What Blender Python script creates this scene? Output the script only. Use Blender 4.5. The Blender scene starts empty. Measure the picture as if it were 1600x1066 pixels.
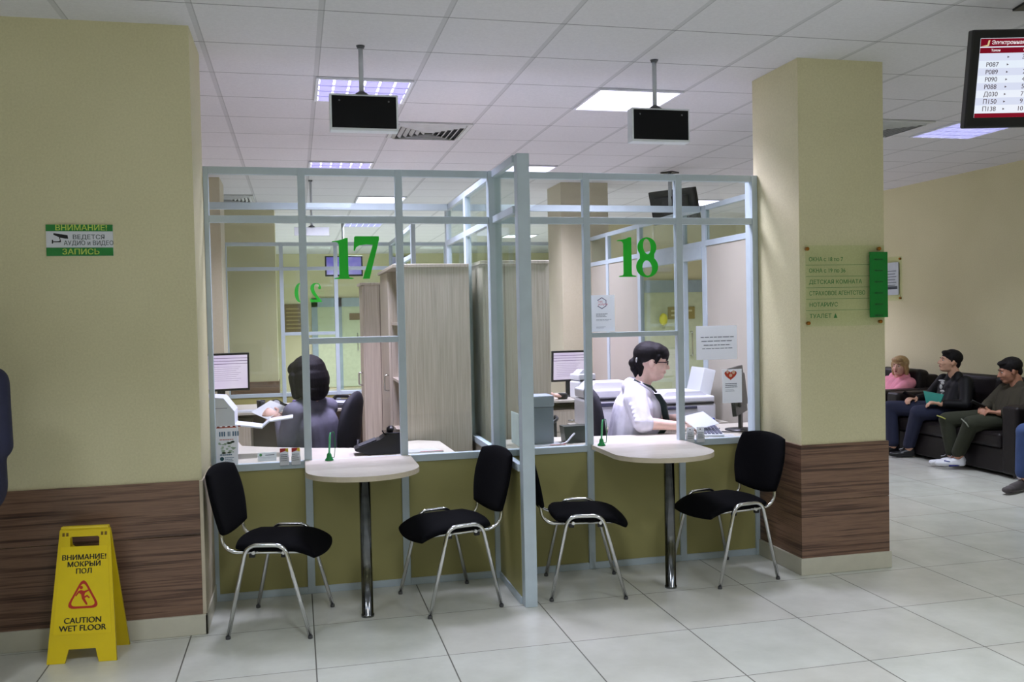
import bpy, bmesh, math, random
from mathutils import Vector, Matrix, Euler
random.seed(7)
S = bpy.context.scene
COL = S.collection
PI = math.pi

# ------------------------------------------------------------------ camera, world, exposure
cam_d = bpy.data.cameras.new('camera')
cam = bpy.data.objects.new('camera', cam_d)
COL.objects.link(cam)
S.camera = cam
cam_d.sensor_width = 36.0
cam_d.lens = 1423.4 / 1600 * 36.0
cam_d.clip_start = 0.05
cam_d.clip_end = 100
YAW, PITCH, ROLL = 0.2326, -0.0277, -0.0203
fw = Vector((math.sin(YAW) * math.cos(PITCH), math.cos(YAW) * math.cos(PITCH), math.sin(PITCH)))
rt = Vector((math.cos(YAW), -math.sin(YAW), 0))
up = rt.cross(fw)
q = ROLL
r2 = rt * math.cos(q) + up * math.sin(q)
u2 = up * math.cos(q) - rt * math.sin(q)
m = Matrix((r2, u2, -fw)).transposed().to_4x4()
m.translation = Vector((0, 0, 1.569))
cam.matrix_world = m

S.view_settings.view_transform = 'Standard'
S.view_settings.look = 'None'
S.view_settings.gamma = 1.0
S.view_settings.use_curve_mapping = False
S.view_settings.exposure = 0.0
S.cycles.use_denoising = True
S.cycles.max_bounces = 10
S.cycles.transparent_max_bounces = 24
S.cycles.sample_clamp_indirect = 6.0

W = bpy.data.worlds.new('world')
S.world = W
W.use_nodes = True
W.node_tree.nodes['Background'].inputs[0].default_value = (0.5, 0.52, 0.55, 1)
W.node_tree.nodes['Background'].inputs[1].default_value = 0.05

OUT_LIGHT = 34.0     # watts of each fixture over the customers' hall
IN_LIGHT = 58.0      # watts of each fixture over the booths
REAR_LIGHT = 66.0    # watts of each fixture over the rear hall
SPREAD = math.radians(125)
CE = 3.04            # ceiling height

# ------------------------------------------------------------------ materials
def lin(c):
    return c / 12.92 if c <= 0.04045 else ((c + 0.055) / 1.055) ** 2.4
def rgb(r, g, b):
    return (lin(r / 255), lin(g / 255), lin(b / 255), 1)
MATS = {}
def new_mat(name):
    m = bpy.data.materials.new(name)
    m.use_nodes = True
    nt = m.node_tree
    return m, nt, nt.nodes['Principled BSDF']
def coords(nt, scale=(1, 1, 1), loc=(0, 0, 0), rot=(0, 0, 0)):
    tc = nt.nodes.new('ShaderNodeTexCoord')
    mp = nt.nodes.new('ShaderNodeMapping')
    mp.inputs['Scale'].default_value = scale
    mp.inputs['Location'].default_value = loc
    mp.inputs['Rotation'].default_value = rot
    nt.links.new(tc.outputs['Object'], mp.inputs['Vector'])
    return mp.outputs['Vector']
def mth(nt, op, a, b=None, c=None):
    n = nt.nodes.new('ShaderNodeMath')
    n.operation = op
    for i, v in enumerate((a, b, c)):
        if v is None: continue
        if isinstance(v, (int, float)): n.inputs[i].default_value = v
        else: nt.links.new(v, n.inputs[i])
    return n.outputs[0]
def mixc(nt, fac, a, b):
    n = nt.nodes.new('ShaderNodeMix')
    n.data_type = 'RGBA'
    for sock, v in ((n.inputs[0], fac), (n.inputs[6], a), (n.inputs[7], b)):
        if hasattr(v, 'default_value') or hasattr(v, 'is_linked'): nt.links.new(v, sock)
        else: sock.default_value = v
    return n.outputs[2]
def noise(nt, vec, scale, detail=3, rough=0.5):
    n = nt.nodes.new('ShaderNodeTexNoise')
    nt.links.new(vec, n.inputs['Vector'])
    n.inputs['Scale'].default_value = scale
    n.inputs['Detail'].default_value = detail
    n.inputs['Roughness'].default_value = rough
    return n.outputs['Fac']
def ramp(nt, fac, stops):
    n = nt.nodes.new('ShaderNodeValToRGB')
    nt.links.new(fac, n.inputs[0])
    e = n.color_ramp.elements
    while len(e) < len(stops): e.new(0.5)
    for el, (p, c) in zip(e, stops):
        el.position = p; el.color = c
    return n.outputs[0]
def bump(nt, b, h, strength, dist=0.002):
    n = nt.nodes.new('ShaderNodeBump')
    n.inputs['Strength'].default_value = strength
    n.inputs['Distance'].default_value = dist
    nt.links.new(h, n.inputs['Height'])
    nt.links.new(n.outputs[0], b.inputs['Normal'])
def M(name, col=None, rough=0.5, metal=0.0, var=0.06, scale=12, bmp=0.0, bscale=200, spec=0.5, emit=0, coat=0.0, sheen=0.0):
    if name in MATS: return MATS[name]
    m, nt, b = new_mat(name)
    c = rgb(*col)
    v = coords(nt)
    nz = noise(nt, v, scale)
    dark = tuple(x * (1 - var) for x in c[:3]) + (1,)
    light = tuple(min(1, x * (1 + var)) for x in c[:3]) + (1,)
    colr = ramp(nt, nz, [(0.3, dark), (0.7, light)])
    nt.links.new(colr, b.inputs['Base Color'])
    b.inputs['Roughness'].default_value = rough
    b.inputs['Metallic'].default_value = metal
    b.inputs['Specular IOR Level'].default_value = spec
    if coat: b.inputs['Coat Weight'].default_value = coat
    if sheen:
        b.inputs['Sheen Weight'].default_value = sheen
    if emit:
        nt.links.new(colr, b.inputs['Emission Color'])
        b.inputs['Emission Strength'].default_value = emit
    if bmp:
        bump(nt, b, noise(nt, v, bscale, 2), bmp)
    MATS[name] = m
    return m
def grid_mask(nt, axis_out, off, step, width):
    t = mth(nt, 'DIVIDE', mth(nt, 'SUBTRACT', axis_out, off), step)
    fr = mth(nt, 'SUBTRACT', t, mth(nt, 'ROUND', t))
    return mth(nt, 'LESS_THAN', mth(nt, 'ABSOLUTE', fr), width / step / 2)
def world_xyz(nt):
    tc = nt.nodes.new('ShaderNodeTexCoord')
    sp = nt.nodes.new('ShaderNodeSeparateXYZ')
    nt.links.new(tc.outputs['Object'], sp.inputs[0])
    return tc.outputs['Object'], sp.outputs

def mat_floor():
    m, nt, b = new_mat('floor_tile')
    v, xyz = world_xyz(nt)
    gx = grid_mask(nt, xyz[0], 0.05, 0.6, 0.0062)
    gy = grid_mask(nt, xyz[1], 0.55, 0.6, 0.0048)
    g = mth(nt, 'MAXIMUM', gx, gy)
    # per tile tone
    ix = mth(nt, 'FLOOR', mth(nt, 'DIVIDE', mth(nt, 'SUBTRACT', xyz[0], 0.05), 0.6))
    iy = mth(nt, 'FLOOR', mth(nt, 'DIVIDE', mth(nt, 'SUBTRACT', xyz[1], 0.55), 0.6))
    wn = nt.nodes.new('ShaderNodeTexWhiteNoise')
    wn.noise_dimensions = '2D'
    cb = nt.nodes.new('ShaderNodeCombineXYZ')
    nt.links.new(ix, cb.inputs[0]); nt.links.new(iy, cb.inputs[1])
    nt.links.new(cb.outputs[0], wn.inputs['Vector'])
    cl = ramp(nt, noise(nt, v, 3.5, 6, 0.6), [(0.3, rgb(194, 196, 184)), (0.7, rgb(212, 214, 203))])
    tint = mixc(nt, mth(nt, 'MULTIPLY', wn.outputs['Value'], 0.35), cl, rgb(204, 196, 184))
    nt.links.new(mixc(nt, g, tint, rgb(96, 95, 84)), b.inputs['Base Color'])
    ro = mth(nt, 'MULTIPLY_ADD', noise(nt, v, 9, 4), 0.12, 0.14)
    nt.links.new(mth(nt, 'MULTIPLY_ADD', g, 0.4, ro), b.inputs['Roughness'])
    bump(nt, b, mth(nt, 'SUBTRACT', 1.0, g), 0.25, 0.001)
    b.inputs['Specular IOR Level'].default_value = 0.5
    return m
def mat_ceiling():
    m, nt, b = new_mat('ceiling_tile')
    v, xyz = world_xyz(nt)
    gx = grid_mask(nt, xyz[0], 0.155, 0.6, 0.024)
    gxl = grid_mask(nt, xyz[0], 0.170, 0.6, 0.006)  # shadow line along the edge of each main runner, painted into the colour
    gy = grid_mask(nt, xyz[1], 0.26, 0.6, 0.009)
    sp = noise(nt, v, 60, 4, 0.7)
    base = ramp(nt, sp, [(0.3, rgb(212, 211, 213)), (0.75, rgb(223, 222, 224))])
    c1 = mixc(nt, mth(nt, 'MULTIPLY', gx, 0.5), base, rgb(176, 177, 178))
    c1 = mixc(nt, mth(nt, 'MULTIPLY', gxl, 0.6), c1, rgb(140, 142, 142))
    c2 = mixc(nt, mth(nt, 'MULTIPLY', gy, 0.8), c1, rgb(112, 113, 112))
    nt.links.new(c2, b.inputs['Base Color'])
    b.inputs['Roughness'].default_value = 0.85
    bump(nt, b, sp, 0.12, 0.002)
    return m
def mat_wall(name, c0, c1):
    m, nt, b = new_mat(name)
    v = coords(nt)
    big = noise(nt, v, 1.2, 3)
    fine = noise(nt, coords(nt, (1, 1, 1)), 90, 5, 0.75)
    mixf = mth(nt, 'MULTIPLY_ADD', fine, 0.6, mth(nt, 'MULTIPLY', big, 0.4))
    nt.links.new(ramp(nt, mixf, [(0.35, c0), (0.65, c1)]), b.inputs['Base Color'])
    b.inputs['Roughness'].default_value = 0.6
    b.inputs['Specular IOR Level'].default_value = 0.35
    bump(nt, b, fine, 0.5, 0.003)
    return m
def mat_zebra():
    m, nt, b = new_mat('zebrano_laminate')
    v = coords(nt, (0.55, 0.55, 22))
    n1 = noise(nt, v, 2.2, 6, 0.62)
    v2 = coords(nt, (0.9, 0.9, 95))
    n2 = noise(nt, v2, 2.0, 4, 0.6)
    f = mth(nt, 'MULTIPLY_ADD', n1, 0.72, mth(nt, 'MULTIPLY', n2, 0.28))
    nt.links.new(ramp(nt, f, [(0.34, rgb(60, 42, 34)), (0.44, rgb(96, 70, 56)), (0.52, rgb(134, 104, 84)), (0.6, rgb(112, 84, 68)), (0.72, rgb(158, 128, 106))]), b.inputs['Base Color'])
    b.inputs['Roughness'].default_value = 0.38
    return m
def mat_ash(name, c0, c1, horiz=False):
    m, nt, b = new_mat(name)
    v = coords(nt, (40, 40, 1.1) if not horiz else (1.2, 30, 30))
    n1 = noise(nt, v, 2.4, 5, 0.6)
    nt.links.new(ramp(nt, n1, [(0.3, c0), (0.7, c1)]), b.inputs['Base Color'])
    b.inputs['Roughness'].default_value = 0.35 if horiz else 0.5
    return m
def mat_glass(name, tint=(0.93, 0.955, 0.935)):
    m = bpy.data.materials.new(name)
    m.use_nodes = True
    nt = m.node_tree
    nt.nodes.remove(nt.nodes['Principled BSDF'])
    out = nt.nodes['Material Output']
    tr = nt.nodes.new('ShaderNodeBsdfTransparent')
    tr.inputs[0].default_value = tint + (1,)
    gl = nt.nodes.new('ShaderNodeBsdfGlossy')
    gl.inputs['Roughness'].default_value = 0.02
    gl.inputs['Color'].default_value = (0.9, 0.95, 0.92, 1)
    ge = nt.nodes.new('ShaderNodeNewGeometry')
    vm = nt.nodes.new('ShaderNodeVectorMath')
    vm.operation = 'DOT_PRODUCT'
    nt.links.new(ge.outputs['Incoming'], vm.inputs[0]); nt.links.new(ge.outputs['Normal'], vm.inputs[1])
    c = mth(nt, 'SUBTRACT', 1.0, mth(nt, 'ABSOLUTE', vm.outputs['Value']))
    f = mth(nt, 'MULTIPLY_ADD', mth(nt, 'POWER', c, 5.0), 0.6, 0.028)
    v = coords(nt)
    f = mth(nt, 'MULTIPLY', f, mth(nt, 'MULTIPLY_ADD', noise(nt, v, 1.5), 0.2, 0.9))
    mx = nt.nodes.new('ShaderNodeMixShader')
    nt.links.new(f, mx.inputs[0])
    nt.links.new(tr.outputs[0], mx.inputs[1])
    nt.links.new(gl.outputs[0], mx.inputs[2])
    nt.links.new(mx.outputs[0], out.inputs['Surface'])
    return m
def mat_emit(name, col, strength, col2=None, sc=3):
    m = bpy.data.materials.new(name)
    m.use_nodes = True
    nt = m.node_tree
    nt.nodes.remove(nt.nodes['Principled BSDF'])
    e = nt.nodes.new('ShaderNodeEmission')
    nt.links.new(ramp(nt, noise(nt, coords(nt), sc), [(0.35, col), (0.65, col2 or col)]), e.inputs[0])
    e.inputs[1].default_value = strength
    nt.links.new(e.outputs[0], nt.nodes['Material Output'].inputs['Surface'])
    return m

FLOOR = mat_floor(); CEIL = mat_ceiling()
WALL = mat_wall('yellow_wallpaper', rgb(206, 199, 158), rgb(222, 215, 176))
WALL_IN = mat_wall('pale_wallpaper', rgb(194, 184, 158), rgb(206, 197, 172))
ZEBRA = mat_zebra()
ASH = mat_ash('ash_laminate', rgb(178, 166, 148), rgb(206, 196, 178))
TOP = mat_ash('counter_laminate', rgb(188, 182, 166), rgb(206, 200, 186), True)
EDGE = M('laminate_edge', (196, 184, 160), 0.5)
SKIRT = M('skirting_tile', (200, 196, 176), 0.35, var=0.04)
ALU = M('aluminium_profile', (190, 203, 210), 0.45, 0.1, var=0.03)
OLIVE = M('olive_panel', (162, 156, 98), 0.5, var=0.04, scale=2)
BEIGE = M('beige_panel', (182, 175, 161), 0.5, var=0.03, scale=2)
GLASS = mat_glass('pane_glass')
CHROME = M('chrome', (215, 215, 215), 0.16, 1.0, var=0.03)
BLACKF = M('black_fabric', (9, 9, 12), 0.9, var=0.25, scale=60, bmp=0.3, bscale=600, spec=0.1)
BLACKP = M('black_plastic', (14, 14, 16), 0.4, var=0.1)
RUBBER = M('grey_plastic_foot', (70, 70, 70), 0.6)
WHITEP = M('white_plastic', (222, 224, 230), 0.4, var=0.03)
GREYP = M('grey_plastic', (130, 138, 150), 0.45, var=0.04)
def translucent(name, col, w, rough=0.7, tcol=None):
    m, nt, b = new_mat(name)
    c = ramp(nt, noise(nt, coords(nt), 8), [(0.3, tuple(x * 0.97 for x in rgb(*col)[:3]) + (1,)), (0.7, rgb(*col))])
    nt.links.new(c, b.inputs['Base Color'])
    b.inputs['Roughness'].default_value = rough
    t = nt.nodes.new('ShaderNodeBsdfTranslucent')
    t.inputs[0].default_value = tcol or rgb(*col)
    mx = nt.nodes.new('ShaderNodeMixShader')
    mx.inputs[0].default_value = w
    nt.links.new(b.outputs[0], mx.inputs[1]); nt.links.new(t.outputs[0], mx.inputs[2])
    nt.links.new(mx.outputs[0], nt.nodes['Material Output'].inputs['Surface'])
    return m
PAPER = translucent('paper', (242, 245, 246), 0.5)
LOUVRE = translucent('louvre_plastic', (190, 190, 220), 0.5, 0.3, (0.66, 0.64, 0.80, 1))
INK = M('ink_grey', (96, 104, 112), 0.8)
INKB = M('ink_black', (24, 24, 26), 0.7)
GREENV = M('green_vinyl', (22, 196, 40), 0.45, var=0.03)
GREENS = M('green_sign', (32, 130, 52), 0.45, var=0.06)
LEATHER = M('brown_black_leather', (24, 19, 20), 0.45, var=0.2, scale=20, bmp=0.25, bscale=120, spec=0.3)
YELLOW = M('yellow_plastic', (226, 198, 22), 0.42, var=0.05, scale=5)
RED = M('red_print', (178, 40, 34), 0.5)
SCREEN = mat_emit('lit_screen', rgb(226, 206, 244), 0.95, rgb(240, 226, 250))

# ------------------------------------------------------------------ mesh helpers
class MB:
    def __init__(self):
        self.bm = bmesh.new()
    def box(self, x0, y0, z0, x1, y1, z1, bev=0.0, seg=2, mi=0):
        bm = self.bm
        r = bmesh.ops.create_cube(bm, size=1)
        vs = r['verts']
        for v in vs:
            v.co = Vector(((x0 + x1) / 2 + v.co.x * (x1 - x0), (y0 + y1) / 2 + v.co.y * (y1 - y0), (z0 + z1) / 2 + v.co.z * (z1 - z0)))
        fs = list({f for v in vs for f in v.link_faces})
        for f in fs: f.material_index = mi
        if bev:
            es = list({e for v in vs for e in v.link_edges})
            bmesh.ops.bevel(bm, geom=es, offset=bev, segments=seg, profile=0.5, affect='EDGES')
        return self
    def obox(self, c, sx, sy, sz, rot=(0, 0, 0), bev=0.0, seg=2):
        b = MB().box(-sx / 2, -sy / 2, -sz / 2, sx / 2, sy / 2, sz / 2, bev, seg)
        return self.add(b, Matrix.Translation(c) @ Euler(rot).to_matrix().to_4x4())
    def add(self, other, mat=None):
        me = bpy.data.meshes.new('tmp')
        other.bm.to_mesh(me)
        if mat is not None: me.transform(mat)
        self.bm.from_mesh(me)
        bpy.data.meshes.remove(me)
        return self
    def prism(self, pts, lo, hi, axis='z', mi=0):
        bm = self.bm
        def P(a, b, c):
            return {'z': (a, b, c), 'y': (a, c, b), 'x': (c, a, b)}[axis]
        bot = [bm.verts.new(P(a, b, lo)) for a, b in pts]
        top = [bm.verts.new(P(a, b, hi)) for a, b in pts]
        n = len(pts)
        fs = [bm.faces.new(bot), bm.faces.new(list(reversed(top)))]
        for i in range(n):
            fs.append(bm.faces.new((bot[i], top[i], top[(i + 1) % n], bot[(i + 1) % n])))
        for f in fs: f.material_index = mi
        bmesh.ops.recalc_face_normals(bm, faces=fs)
        return self
    def tube(self, pts, r, n=12, caps=True, closed=False):
        bm = self.bm
        pts = [Vector(p) for p in pts]
        k = len(pts)
        rs = r if isinstance(r, (list, tuple)) else [r] * k
        rings = []
        prev = None
        for i, p in enumerate(pts):
            if closed: t = (pts[(i + 1) % k] - pts[i - 1]).normalized()
            elif i == 0: t = (pts[1] - p).normalized()
            elif i == k - 1: t = (p - pts[i - 1]).normalized()
            else: t = ((pts[i + 1] - p).normalized() + (p - pts[i - 1]).normalized()).normalized()
            if prev is None:
                a = t.cross(Vector((0, 0, 1)))
                if a.length < 0.1: a = t.cross(Vector((1, 0, 0)))
                a.normalize()
            else:
                a = (prev - t * prev.dot(t)).normalized()
            prev = a
            b = t.cross(a)
            rings.append([bm.verts.new(p + (a * math.cos(2 * PI * j / n) + b * math.sin(2 * PI * j / n)) * rs[i]) for j in range(n)])
        for i in range(k if closed else k - 1):
            A, B = rings[i], rings[(i + 1) % k]
            for j in range(n):
                f = bm.faces.new((A[j], A[(j + 1) % n], B[(j + 1) % n], B[j]))
                f.smooth = True
        if caps and not closed:
            bm.faces.new(list(reversed(rings[0]))); bm.faces.new(rings[-1])
        return self
    def lathe(self, prof, c=(0, 0, 0), n=24):
        bm = self.bm
        rings = []
        for r, z in prof:
            rings.append([bm.verts.new((c[0] + r * math.cos(2 * PI * j / n), c[1] + r * math.sin(2 * PI * j / n), c[2] + z)) for j in range(n)])
        for A, B in zip(rings, rings[1:]):
            for j in range(n):
                f = bm.faces.new((A[j], A[(j + 1) % n], B[(j + 1) % n], B[j])); f.smooth = True
        bm.faces.new(list(reversed(rings[0]))); bm.faces.new(rings[-1])
        return self
    def ell(self, c, r, rot=None, n=16, mi=0):
        b = bmesh.new()
        bmesh.ops.create_uvsphere(b, u_segments=n * 2, v_segments=n, radius=1)
        for f in b.faces: f.smooth = True; f.material_index = mi
        me = bpy.data.meshes.new('tmp'); b.to_mesh(me); b.free()
        mt = Matrix.Translation(c) @ (rot.to_4x4() if rot is not None else Matrix()) @ Matrix.Diagonal((r[0], r[1], r[2], 1))
        me.transform(mt)
        self.bm.from_mesh(me); bpy.data.meshes.remove(me)
        return self
    def smooth(self):
        for f in self.bm.faces: f.smooth = True
        return self
    def mesh(self, name):
        me = bpy.data.meshes.new(name)
        self.bm.to_mesh(me)
        return me

def rounded(pts, rad, seg=6, closed=False):
    """path with its corners rounded"""
    pts = [Vector(p) for p in pts]
    out = [] if closed else [pts[0]]
    n = len(pts)
    rng = range(n) if closed else range(1, n - 1)
    for i in rng:
        p, a, b = pts[i], pts[i - 1], pts[(i + 1) % n]
        d1, d2 = (a - p), (b - p)
        r = min(rad, d1.length * 0.49, d2.length * 0.49)
        s, e = p + d1.normalized() * r, p + d2.normalized() * r
        for k in range(seg + 1):
            t = k / seg
            out.append(s * (1 - t) ** 2 + p * 2 * t * (1 - t) + e * t * t)
    if not closed: out.append(pts[-1])
    return out

ORG = {}
def thing(name, label, cat, loc=(0, 0, 0), rotz=0.0, group=None, world=False):
    o = bpy.data.objects.new(name, None)
    o.empty_display_size = 0.1
    COL.objects.link(o)
    o.location = loc
    o.rotation_euler = (0, 0, rotz)
    o['label'] = label; o['category'] = cat
    if group: o['group'] = group
    if world: ORG[o] = Vector(loc)
    return o
def root_of(o):
    while o.parent: o = o.parent
    return o
def part(name, mb, mat, parent=None, label=None, mesh=None):
    me = mesh or mb.mesh(name)
    mats = mat if isinstance(mat, (list, tuple)) else [mat]
    for x in mats: me.materials.append(x)
    o = bpy.data.objects.new(name, me)
    COL.objects.link(o)
    if parent is not None:
        r = root_of(parent)
        if r in ORG: me.transform(Matrix.Translation(-ORG[r]))
        o.parent = parent
    if label: o['label'] = label
    return o
def tag(o, label, cat, group=None):
    o['label'] = label; o['category'] = cat
    if group: o['group'] = group
    return o
def struct(name, mb, mat, label=None):
    o = part(name, mb, mat)
    o['kind'] = 'structure'
    if label: o['label'] = label
    return o
def dup(root, loc, rotz, label=None, group=None):
    r = root.copy(); COL.objects.link(r)
    r.location = loc; r.rotation_euler = (0, 0, rotz)
    if label: r['label'] = label
    if group: r['group'] = group
    def rec(src, dst):
        for ch in list(src.children):
            c = ch.copy(); COL.objects.link(c); c.parent = dst
            rec(ch, c)
    rec(root, r)
    return r

def text(mb, s, size, c, facing='-y', align='CENTER', bold=0.0, ext=0.0006, sx=1.0, shear=0.0, rot=None):
    """lettering; c = position, size = height of a line"""
    cu = bpy.data.curves.new('t', 'FONT')
    cu.body = s; cu.size = size; cu.align_x = align; cu.align_y = 'CENTER'
    cu.extrude = ext; cu.resolution_u = 8; cu.shear = shear
    o = bpy.data.objects.new('t', cu)
    COL.objects.link(o)
    dg = bpy.context.evaluated_depsgraph_get()
    me = bpy.data.meshes.new_from_object(o.evaluated_get(dg))
    bpy.data.objects.remove(o); bpy.data.curves.remove(cu)
    if bold:
        me2 = me.copy(); me2.transform(Matrix.Translation((bold * 1.6, bold * 0.5, ext * 0.3))); place(mb, me2, c, facing, sx, rot)
    place(mb, me, c, facing, sx, rot)
def place(mb, me, c, facing, sx=1.0, rot=None):
    R = {'-y': Euler((PI / 2, 0, 0)), '+y': Euler((PI / 2, 0, PI)), '-x': Euler((PI / 2, 0, -PI / 2)), '+x': Euler((PI / 2, 0, PI / 2)), '+z': Euler((0, 0, 0))}[facing].to_matrix()
    if rot is not None: R = rot
    me.transform(Matrix.Translation(c) @ R.to_4x4() @ Matrix.Diagonal((sx, 1, 1, 1)))
    mb.bm.from_mesh(me); bpy.data.meshes.remove(me)
def shape2d(mb, loops, c, facing='-y', ext=0.001, scale=1.0, rot=None):
    """flat shape from closed loops (inner loops are holes)"""
    cu = bpy.data.curves.new('s', 'CURVE')
    cu.dimensions = '2D'; cu.fill_mode = 'BOTH'; cu.extrude = ext
    for lp in loops:
        sp = cu.splines.new('POLY')
        sp.points.add(len(lp) - 1)
        for p, (x, y) in zip(sp.points, lp): p.co = (x * scale, y * scale, 0, 1)
        sp.use_cyclic_u = True
    o = bpy.data.objects.new('s', cu)
    COL.objects.link(o)
    dg = bpy.context.evaluated_depsgraph_get()
    me = bpy.data.meshes.new_from_object(o.evaluated_get(dg))
    bpy.data.objects.remove(o); bpy.data.curves.remove(cu)
    place(mb, me, c, facing, 1.0, rot)
def ellp(cx, cy, rx, ry, n=36, tilt=0):
    out = []
    for i in range(n):
        a = 2 * PI * i / n
        x, y = rx * math.cos(a), ry * math.sin(a)
        out.append((cx + x * math.cos(tilt) - y * math.sin(tilt), cy + x * math.sin(tilt) + y * math.cos(tilt)))
    return out

# ------------------------------------------------------------------ the setting
struct('floor', MB().box(-6, -4, -0.1, 8, 21, 0), FLOOR)
struct('ceiling', MB().box(-6, -4, CE, 8, 21, CE + 0.1), CEIL)
b = MB().box(-6, 4.80, 0, -0.48, 5.31, CE)
struct('wall_front_left', b, WALL)
struct('wall_left', MB().box(-6.15, -4, 0, -6, 21, CE), WALL)
struct('wall_back', MB().box(-6, -4.15, 0, 8, -4, CE), WALL)
struct('wall_right', MB().box(7.2, -4, 0, 7.35, 14, CE), WALL)
struct('wall_far', MB().box(-6, 20.85, 0, 8, 21, CE), WALL)
struct('wall_far_right', MB().box(4.3, 14, 0, 7.2, 14.2, CE), WALL)
struct('wall_booth_left', MB().box(-1.3, 5.31, 0, -1.2, 9.75, CE), WALL_IN)
# columns standing in the hall
def column(x0, y0, x1, y1, n, wood=True, mat=None):
    struct('wall_column_%s' % n, MB().box(x0, y0, 0, x1, y1, CE), mat or WALL)
    if wood:
        struct('trim_column_panel_%s' % n, MB().box(x0 - 0.012, y0 - 0.012, 0.1, x1 + 0.012, y1 + 0.012, 0.435, 0.001, 1).box(x0 - 0.012, y0 - 0.012, 0.438, x1 + 0.012, y1 + 0.012, 0.77, 0.001, 1), ZEBRA)
        struct('baseboard_column_%s' % n, MB().box(x0 - 0.022, y0 - 0.022, 0, x1 + 0.022, y1 + 0.022, 0.1, 0.003, 1), SKIRT)
column(2.885, 4.82, 3.45, 5.36, 'front')
column(2.9, 9.75, 3.45, 10.3, 'right', False, WALL_IN)
column(-1.3, 9.75, -0.72, 10.3, 'left', False, WALL_IN)
column(-1.6, 12.4, -0.24, 12.9, 'far')
# wainscot and skirting on the left wall
struct('trim_wainscot_left', MB().box(-6, 4.788, 0.1, -0.492, 4.8, 0.50, 0.001, 1).box(-6, 4.788, 0.503, -0.492, 4.8, 0.775, 0.001, 1), ZEBRA)
struct('trim_wainscot_edge', MB().box(-0.492, 4.786, 0.1, -0.474, 5.31, 0.775, 0.002, 1), EDGE)
struct('baseboard_front_left', MB().box(-6, 4.775, 0, -0.468, 4.8, 0.1, 0.002, 1).box(-0.4795, 4.775, 0, -0.468, 5.31, 0.1, 0.002, 1), SKIRT)
struct('baseboard_right', MB().box(7.185, -4, 0, 7.2, 14, 0.1, 0.002, 1), SKIRT)
# far doors (translucent, in grey frames)
def far_door(n, x0, x1, y, h, mid=None):
    fr = MB()
    w = 0.13
    for xa in [x0, x1 - w] + ([mid - w / 2] if mid else []):
        fr.box(xa, y - 0.05, 0, xa + w, y, h)
    fr.box(x0, y - 0.05, h - 0.2, x1, y, h)
    d = struct('door_%d' % n, fr, M('grey_door_frame', (150, 166, 172), 0.5))
    g = MB().box(x0 + w, y - 0.02, 0.05, x1 - w, y - 0.01, h - 0.2)
    part('door_leaf', g, M('pale_door_leaf', (196, 204, 168), 0.4), d)
    hd = MB().tube(rounded([((x0 + x1) / 2 + 0.3, y - 0.02, 0.85), ((x0 + x1) / 2 + 0.3, y - 0.09, 0.85), ((x0 + x1) / 2 + 0.3, y - 0.09, 1.25), ((x0 + x1) / 2 + 0.3, y - 0.02, 1.25)], 0.03), 0.012, 8)
    part('door_handle', hd, CHROME, d)
    return d
far_door(1, 0.35, 1.75, 20.85, 2.05, 0.95)
far_door(2, 5.35, 6.75, 14.0, 2.1)

# ------------------------------------------------------------------ glazed partitions
def post(root, x0, y0, x1, y1, z0, z1, name='post'):
    return part(name, MB().box(x0, y0, z0, x1, y1, z1, 0.002, 1), ALU, root)
def run_x(root, y, segs, rails, panes, panels, d=0.022, panel_mat=None, skip=()):
    """a run along x: rails = (x0,x1,z0,z1); panes/panels likewise"""
    for (x0, x1, z0, z1) in rails: part('rail', MB().box(x0, y - d + 0.002, z0, x1, y + d - 0.002, z1, 0.0015, 1), ALU, root)
    for x in segs: post(root, x - 0.021, y - d, x + 0.021, y + d, 0, 2.43, 'mullion')
    for (x0, x1, z0, z1) in panes: part('glass_pane', MB().box(x0, y - 0.003, z0, x1, y + 0.003, z1), GLASS, root)
    for (x0, x1, z0, z1) in panels: part('lower_panel', MB().box(x0, y - 0.009, z0, x1, y + 0.009, z1), panel_mat or OLIVE, root)
def run_y(root, x, segs, rails, panes, panels, d=0.02, panel_mat=None):
    for (y0, y1, z0, z1) in rails: part('rail', MB().box(x - d + 0.002, y0, z0, x + d - 0.002, y1, z1, 0.0015, 1), ALU, root)
    for y in segs: post(root, x - d, y - 0.035, x + d, y + 0.035, 0, 2.43, 'mullion')
    for (y0, y1, z0, z1) in panes: part('glass_pane', MB().box(x - 0.003, y0, z0, x + 0.003, y1, z1), GLASS, root)
    for (y0, y1, z0, z1) in panels: part('lower_panel', MB().box(x - 0.009, y0, z0, x + 0.009, y1, z1), panel_mat or OLIVE, root)

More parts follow.
